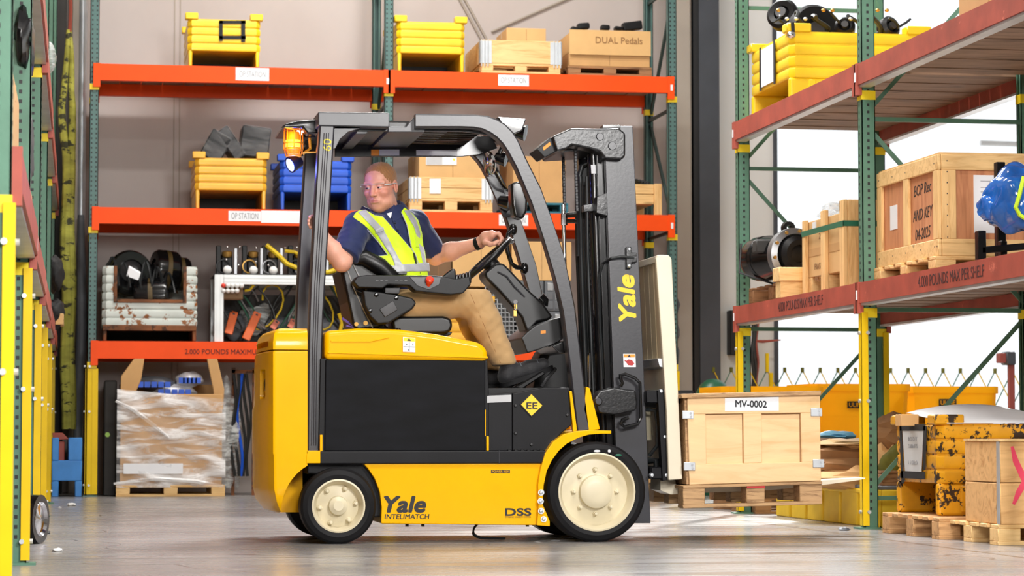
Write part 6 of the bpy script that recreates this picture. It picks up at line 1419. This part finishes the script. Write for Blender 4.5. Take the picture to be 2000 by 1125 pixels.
def crumple(name, m, c, r, seed):
    rnd = random.Random(seed); b = MB(); b.ell((0, 0, 0), (1, 1, 1), 9); vs = {}
    out = []
    for p in b.v:
        k = tuple(round(q, 3) for q in p)
        if k not in vs: vs[k] = tuple(q * rnd.uniform(.55, 1.35) for q in p)
        q = vs[k]; s = max(abs(q[0]), abs(q[1]), .35); out.append((c[0] + q[0] / s ** .4 * r[0], c[1] + q[1] / s ** .4 * r[1], c[2] + q[2] * r[2]))
    b.v = out; return b.build(name, m, None, 12)
sheets = [((1640, 900), 15.6, (.34, .3, .12), 'cardboard_dark', 'brown crumpled cardboard bulging at the centre of the scrap heap'), ((1625, 872), 15.9, (.3, .3, .05), 'cardboard_shade', 'dark flattened carton on top left of the scrap heap'), ((1668, 866), 15.5, (.25, .25, .03), 'tape_clear', 'pale torn carton flap on top of the scrap heap'), ((1618, 915), 16.0, (.14, .2, .13), 'cardboard_dark', 'dark folded carton beside the MV-0002 crate in the scrap heap'), ((1660, 935), 15.3, (.26, .2, .07), 'cardboard', 'lowest crushed carton of the scrap heap'), ((1628, 852), 16.1, (.12, .2, .03), 'uline_paper', 'blue white paper scrap on top of the scrap heap'), ((1745, 850), 15.1, (.13, .16, .12), 'cardboard_dark', 'brown carton leaning behind the worn yellow bin label'), ((1735, 905), 15.0, (.12, .1, .11), 'cardboard', 'brown bag of scrap right of the yellow post')]
paint('uline_paper', S(120, 190, 225), .5)
for k, ((x, y), Y, r3, m, lab) in enumerate(sheets):
    o = crumple('scrap_cardboard', m, at(x, y, Y), r3, 50 + k); tag(o, lab, 'cardboard', 'scrap cardboard on the spill pallet')
    M = Matrix.Translation(at(x, y, Y)); 
o = wad(None, 'refuse_bag', 'olive_cloth', at(1752, 912, 14.9), (.1, .12, .13), 71, 18, .12); tag(o, 'olive green sack behind the yellow post and worn bin', 'bag')
pallet('pallet on the floor behind the hanging MV-0002 crate', 4.62, 5.4, 17.3, 1.2, 0, .12, 'pallet_dark')
# worn bin
pallet('broken pallet under the worn yellow bin at the lower right', 4.47, 5.5, 13.0, .97, 0, .115, 'pallet_wood')
wb = sbin('worn chipped yellow steel bin on a broken pallet at the lower right', 4.56, 5.5, 13.25, .72, .115, .29, .612, 'bin_worn', lugh=.05)
b = MB(); Xq = 4.545; b.prism([(Xq, 13.78, .35), (Xq, 13.5, .35), (Xq, 13.46, .575), (Xq, 13.82, .575)], (-.002, 0, 0)); pl = b.build('paper_label', 'paper_grey', wb)
for q in ([(13.84, .28), (13.80, .28), (13.83, .6), (13.87, .6)], [(13.47, .36), (13.43, .36), (13.40, .6), (13.45, .6)], [(13.85, .31), (13.44, .31), (13.44, .35), (13.85, .35)], [(13.86, .575), (13.42, .575), (13.42, .61), (13.86, .61)]): b = MB(); b.prism([(Xq - .001, y, z) for y, z in q], (-.003, 0, 0)); b.build('label_tape', 'cloth_black', wb)
for tx, z in (('BODY', .53), ('CABINETS', .49), ('11020', .4)): text(tx, 'lettering', 'ink_grey', pl, (Xq - .003, 13.64, z), (0, -1, 0), ZA, .022, w=.16)
t = thing('paper_sheet', 'white sheets lying over the worn yellow bin', 'paper', (5.1, 13.5, .62))
def sh(u, v): return (4.60 + .9 * u, 13.23 + .7 * v, .617 + (.012 + .13 * math.sin(2.6 * u + .35) * (1 - .55 * u)) * v ** .7 + .006 * math.sin(9 * v + 8 * u) * v)
b = MB(); b.grid(sh, 14, 10); b.v += []; o = b.build('sheet', 'paper', t)
m_ = o.modifiers.new('t', 'SOLIDIFY'); m_.thickness = .004
t = thing('carton_flap', 'brown carton flap between the lugs of the worn yellow bin', 'box', at(1765, 822, 13.6)); b = MB(); a, c = at(1757, 812, 13.62), at(1786, 832, 13.62); b.box(a[0], c[0] + .02, 13.6, 13.7, .6, .665, .004); b.build('flap', 'cardboard', t)
# pink crossed crate
t = thing('wooden_crate', 'pine crate sprayed with a pink cross at the lower right edge', 'crate', (5.0, 12.5, .1))
X0, X1, Ya, Yb, Z0, Z1 = 4.545, 5.4, 12.28, 12.8, .105, .52
b = MB(); b.box(X0, X1, Ya, Yb, Z0, (Z0 + Z1) / 2 - .002, .004); b.build('board', 'worn_crate', t); b = MB(); b.box(X0, X1, Ya, Yb, (Z0 + Z1) / 2 + .002, Z1, .004); b.build('board', 'worn_crate', t)
b = MB(); b.box(X0 - .006, X1, Ya - .01, Yb, Z1, Z1 + .012); b.build('lid', 'pine', t)
b = MB(); b.box(X0 - .006, X0, Ya + .0, Ya + .04, Z0 - .06, Z1, .003); b.build('edge_strip', 'galv', t)
b = MB(); q = lambda x, y: at(x, y, Ya - .004)
for pts in ([(1977, 872), (1984, 900), (1998, 930), (2020, 975)], [(1980, 985), (1990, 962), (2006, 935), (2030, 900)]): b.tube([q(*p) for p in pts], [.008, .016, .017, .012], 6)
b.v = [(x, Ya - .001 + (y - Ya) * .05, z) for x, y, z in b.v]; b.build('spray_mark', 'pink_paint', t)
pallet('pallet under the crate with the pink cross', 4.53, 5.4, 12.28, .9, 0, .104, 'pine')
# ---- beyond the rack: tubs, gate, tank
def tub(label, X0, X1, Y, dep, zt, z0, word):
    t = thing('utility_tub', label, 'tub', ((X0 + X1) / 2, Y + dep / 2, 0)); rings = []; cx = (X0 + X1) / 2; w = (X1 - X0) / 2
    for z, k in ((.12, .72), (.2, .78), (zt * .72, .93), (zt * .73, .945), (zt - .06, .965), (zt - .06, 1.0), (zt, 1.0), (zt, .95), (zt - .05, .93), (.25, .75)):
        a = w * k; d = dep / 2 * k; cy = Y + dep / 2; rings.append([(cx - a + .05, cy - d, z), (cx + a - .05, cy - d, z), (cx + a, cy - d + .05, z), (cx + a, cy + d - .05, z), (cx + a - .05, cy + d, z), (cx - a + .05, cy + d, z), (cx - a, cy + d - .05, z), (cx - a, cy - d + .05, z)])
    b = MB(); b.loft(rings); o = b.build('tub_body', 'uline_yellow', t, 30)
    for x in (-.6, .6):
        for y in (.2, .8): b = MB(); b.cyl((cx + x * w - .03, Y + dep * y, .07), (cx + x * w + .03, Y + dep * y, .07), .07, n=16); b.build('caster', 'rubber', t)
    if word:
        b = MB(); yq = Y + dep / 2 * (1 - .962) - .012; b.box(word[0], word[1], yq - .004, yq + .03, word[2], word[3]); lb2 = b.build('name_plate', 'ink', o); text('ULINE', 'lettering', 'uline_yellow', lb2, ((word[0] + word[1]) / 2, yq - .005, (word[2] + word[3]) / 2), XA, ZA, (word[3] - word[2]) * .62, w=(word[1] - word[0]) * .86, heavy=.025)
    return t
wq = lambda x0, x1, y0, y1, Y: (at(x0, 790, Y)[0], at(x1, 790, Y)[0], at(1700, y1, Y)[2], at(1700, y0, Y)[2])
tub('yellow ULINE tub standing behind the yellow rack post', 5.90, 6.76, 20.3, .8, .965, 0, wq(1656, 1690, 784, 797, 20.3))
tub('yellow ULINE tub farthest right in front of the doorway', 6.95, 7.78, 21.0, .8, .96, 0, wq(1835, 1868, 779, 793, 21.0))
tub('yellow tub whose rim shows just above the MV-0002 crate', 4.92, 5.75, 19.4, .8, .925, 0, None)
t = thing('folding_gate', 'folding scissor gate of yellow and dark lattice across the doorway', 'gate', (8.5, 24.05, 0)); xs = at(1533, 725, 24.05)[0]; zt = 1.165
for s, nm in ((1, 0), (-1, 1)):
    b = MB(); 
    for k in range(-4, 22):
        x0 = xs + .178 * k; x1 = x0 + s * .6; a = (x0, 24.05 + .012 * nm, zt); c = (x1, 24.05 + .012 * nm, .02); b.tube([a, c], .0065, 4)
    b.build('lattice', ['guard_yellow', 'rack_green'][nm], t)
b = MB()
for k in range(-4, 22): x0 = xs + .178 * k; b.box(x0 - .012, x0 + .012, 24.04, 24.075, zt - .02, zt + .03)
b.build('rivet', 'olive_cloth', t)
b = MB(); a = at(1505, 700, 24.05); b.box(a[0] - .015, a[0] + .02, 24.03, 24.07, 0, at(1500, 728, 24.05)[2], .004); b.box(a[0] - .05, a[0] - .02, 24.03, 24.07, at(1500, 727, 24.05)[2], at(1500, 690, 24.05)[2], .004); b.build('gate_post', 'guard_yellow', t)
t = thing('safety_post', 'rusty red post with a black box head at the right edge', 'post', (8.06, 21.5, 0)); a, c = at(1972, 800, 21.5), at(1983, 800, 21.5); b = MB(); b.box(a[0], c[0], 21.5, 21.55, 0, at(1975, 700, 21.5)[2], .004); b.build('post', 'post_red', t)
b = MB(); b.box(at(1966, 700, 21.45)[0], at(1985, 700, 21.45)[0], 21.45, 21.6, at(1975, 713, 21.5)[2], at(1975, 687, 21.5)[2], .012); b.build('head', 'column_grey', t); b = MB(); b.box(at(1953, 700, 21.46)[0], at(1966, 700, 21.46)[0], 21.46, 21.56, at(1975, 709, 21.5)[2], at(1975, 690, 21.5)[2], .006); b.build('light', 'post_red', t)
t = thing('tank', 'dark green domed tank behind the MV-0002 crate', 'tank', at(1393, 800, 22.5)[:2] + (0,)); c = at(1393, 742, 22.5); b = MB(); b.lathe([(0, c[2] + .01), (.06, c[2]), (.115, c[2] - .04), (.155, c[2] - .11), (.168, c[2] - .2), (.168, .03), (.15, 0), (0, 0)], (c[0], c[1], 0), ZA, 32); b.build('shell', 'tank_green', t); b = MB(); b.ell((c[0], c[1] - .14, c[2] - .1), (.02, .02, .02), 8); b.build('valve', 'galv', t)
t = thing('wall_box', 'narrow black cabinet on the white wall left of the right rack', 'cabinet', at(1434, 690, 24.2)); b = MB(); a, c = at(1426, 606, 24.2), at(1444, 693, 24.2); b.box(a[0], c[0] + .03, 24.2, 24.34, c[2], a[2], .006); b.build('cabinet_body', 'column_dark', t)
t = thing('hose_hanger', 'dark hoses and red strap hanging beside the doorway frame', 'hoses', at(1476, 760, 24.1))
for k in range(3): b = MB(); b.tube([at(1471 + 4 * k + 2 * math.sin(j + k), 632 + 13 * j, 24.1) for j in range(11)], .02 - .004 * k, 6); b.build('hose', ['hose_dark', 'dark_panel', 'red_steel'][k], t)
b = MB(); b.tube([at(1476, 666, 24.1), at(1490, 667, 24.1), at(1525, 664, 24.1)], [.012, .016, .006], 6); b.build('strap', 'red_steel', t)
t = thing('light_tube', 'pale pipe hanging outside at the upper right beyond the doorway', 'pipe', at(1950, 280, 26)); b = MB(); b.tube([at(1915, 279, 26), at(2040, 283, 26)], .03, 10); b.build('pipe', 'paper_grey', t)
# ================================================================ the left rack
def lc(label, y0, y1, z0, h, mat, x1=-.27, dep=.85): carton(label, x1 - dep, x1, y0, y1 - y0, z0, h, mat)
lc('brown carton on the nearest middle shelf of the left rack', 8.4, 9.6, D1, .35, 'cardboard_dark')
lc('tan carton behind the nearest one on the left rack middle shelf', 9.8, 10.9, D1, .5, 'cardboard')
lc('dark carton on the second bay middle shelf of the left rack', 11.5, 12.6, D1, .5, 'cardboard_shade')
lc('pale carton on the second bay middle shelf of the left rack', 12.8, 13.9, D1, .38, 'cardboard_tan')
lc('carton in the third bay middle shelf of the left rack', 14.8, 16.2, D1, .45, 'cardboard_dark')
lc('carton in the fourth bay middle shelf of the left rack', 18.0, 19.6, D1, .4, 'cardboard')
lc('dark carton on the nearest upper shelf of the left rack', 8.5, 10.4, D2, .5, 'cardboard_shade')
lc('brown carton on the second bay upper shelf of the left rack', 11.6, 13.6, D2, .5, 'cardboard_dark')
lc('tan carton on the third bay upper shelf of the left rack', 14.8, 16.9, D2, .5, 'cardboard')
lc('carton on the fourth bay upper shelf of the left rack', 18.0, 20.0, D2, .5, 'cardboard_shade')
lc('wide dark carton on the floor of the nearest left rack bay', 8.5, 10.7, 0.0, .9, 'cardboard_shade', -.36)
lc('wide dark carton on the floor of the second left rack bay', 11.6, 13.2, 0.0, .8, 'cardboard_shade', -.4)
lc('wide dark carton on the floor of the third left rack bay', 14.9, 17.0, 0.0, .9, 'cardboard_dark', -.36)
lc('wide dark carton on the floor of the fourth left rack bay', 18.1, 20.2, 0.0, .9, 'cardboard_shade', -.36)
for k, (x, y, Y, r3, m, lab) in enumerate(((108, 535, 21.3, (.07, .12, .14), 'cloth_black', 'upper black bag bulging from the far end of the left rack'), (108, 612, 21.3, (.07, .12, .12), 'cloth_black', 'lower black bag bulging from the far end of the left rack'), (98, 112, 17.9, (.04, .1, .1), 'bag_film', 'clear plastic hanging off an upper shelf of the left rack'), (46, 80, 11.3, (.05, .2, .18), 'cast_black', 'dark machine part jutting from an upper shelf of the left rack'), (52, 290, 12.3, (.035, .2, .2), 'dark_panel', 'dark bag edge beside the second left rack post'))):
    o = wad(None, 'bag' if k != 3 else 'machine_part', m, at(x, y, Y), r3, 80 + k, 16, .18); tag(o, lab, 'bag' if k != 3 else 'machine part')
t = thing('carton_stub', 'pale carton sticking out below the black bags on the left rack', 'box', at(112, 650, 21.3)); b = MB(); a, c = at(96, 636, 21.2), at(124, 656, 21.2); b.box(a[0] - .3, c[0], 21.2, 21.6, D1, D1 + .09, .004); b.build('box_body', 'cardboard_tan', t)
c = at(62, 1014, 13.3); t = thing('wheel', 'chrome and black wheel rim standing on the floor by the left rack', 'wheel', (c[0], c[1], 0)); R = c[2] if .09 < c[2] < .14 else .11
b = MB(); b.lathe([(R * .7, -.03), (R, -.03), (R, .03), (R * .7, .03), (R * .7, -.03)], (-.225, 13.3, R), (1, -.35, 0), 32); b.build('tyre', 'gloss_black', t)
b = MB(); b.lathe([(R * .78, .0), (R * .7, .034), (R * .6, .02), (R * .2, .025), (0, .03)], (-.225, 13.3, R), (1, -.35, 0), 24); b.build('rim', 'chrome', t)
c = at(86, 1040, 14.7); t = thing('floor_stop', 'short black post on a foot beside the left rack', 'post', (c[0], c[1], 0)); b = MB(); b.box(c[0] - .02, c[0] + .016, 14.6, 14.65, 0, .15, .004); b.build('post', 'gloss_black', t); b = MB(); b.box(c[0] - .03, c[0] + .035, 14.55, 14.72, 0, .012, .003); b.build('foot', 'dark_steel', t)
for k, (x, y, lab, s) in enumerate(((140, 988, 'larger white foam scrap on the floor near the blue stand', .035), (117, 992, 'tiny white foam crumb left of the larger scrap', .014), (112, 1077, 'white foam scrap nearest the yellow left rack posts', .024), (1648, 1036, 'grey rubble lump under the spill pallet edge', .03))):
    r = _fw * FPX + _rt * (x - 1000) - _up * (y - 562.5); q = np.array([0, 0, CAM_H]) + r * (-CAM_H / r[2]); o = wad(None, 'foam_scrap', 'white_foam' if k < 3 else 'grey_plastic', (q[0], q[1], s * .28), (s, s * 1.2, s * .35), 90 + k, 12, .25); tag(o, lab, 'scrap')
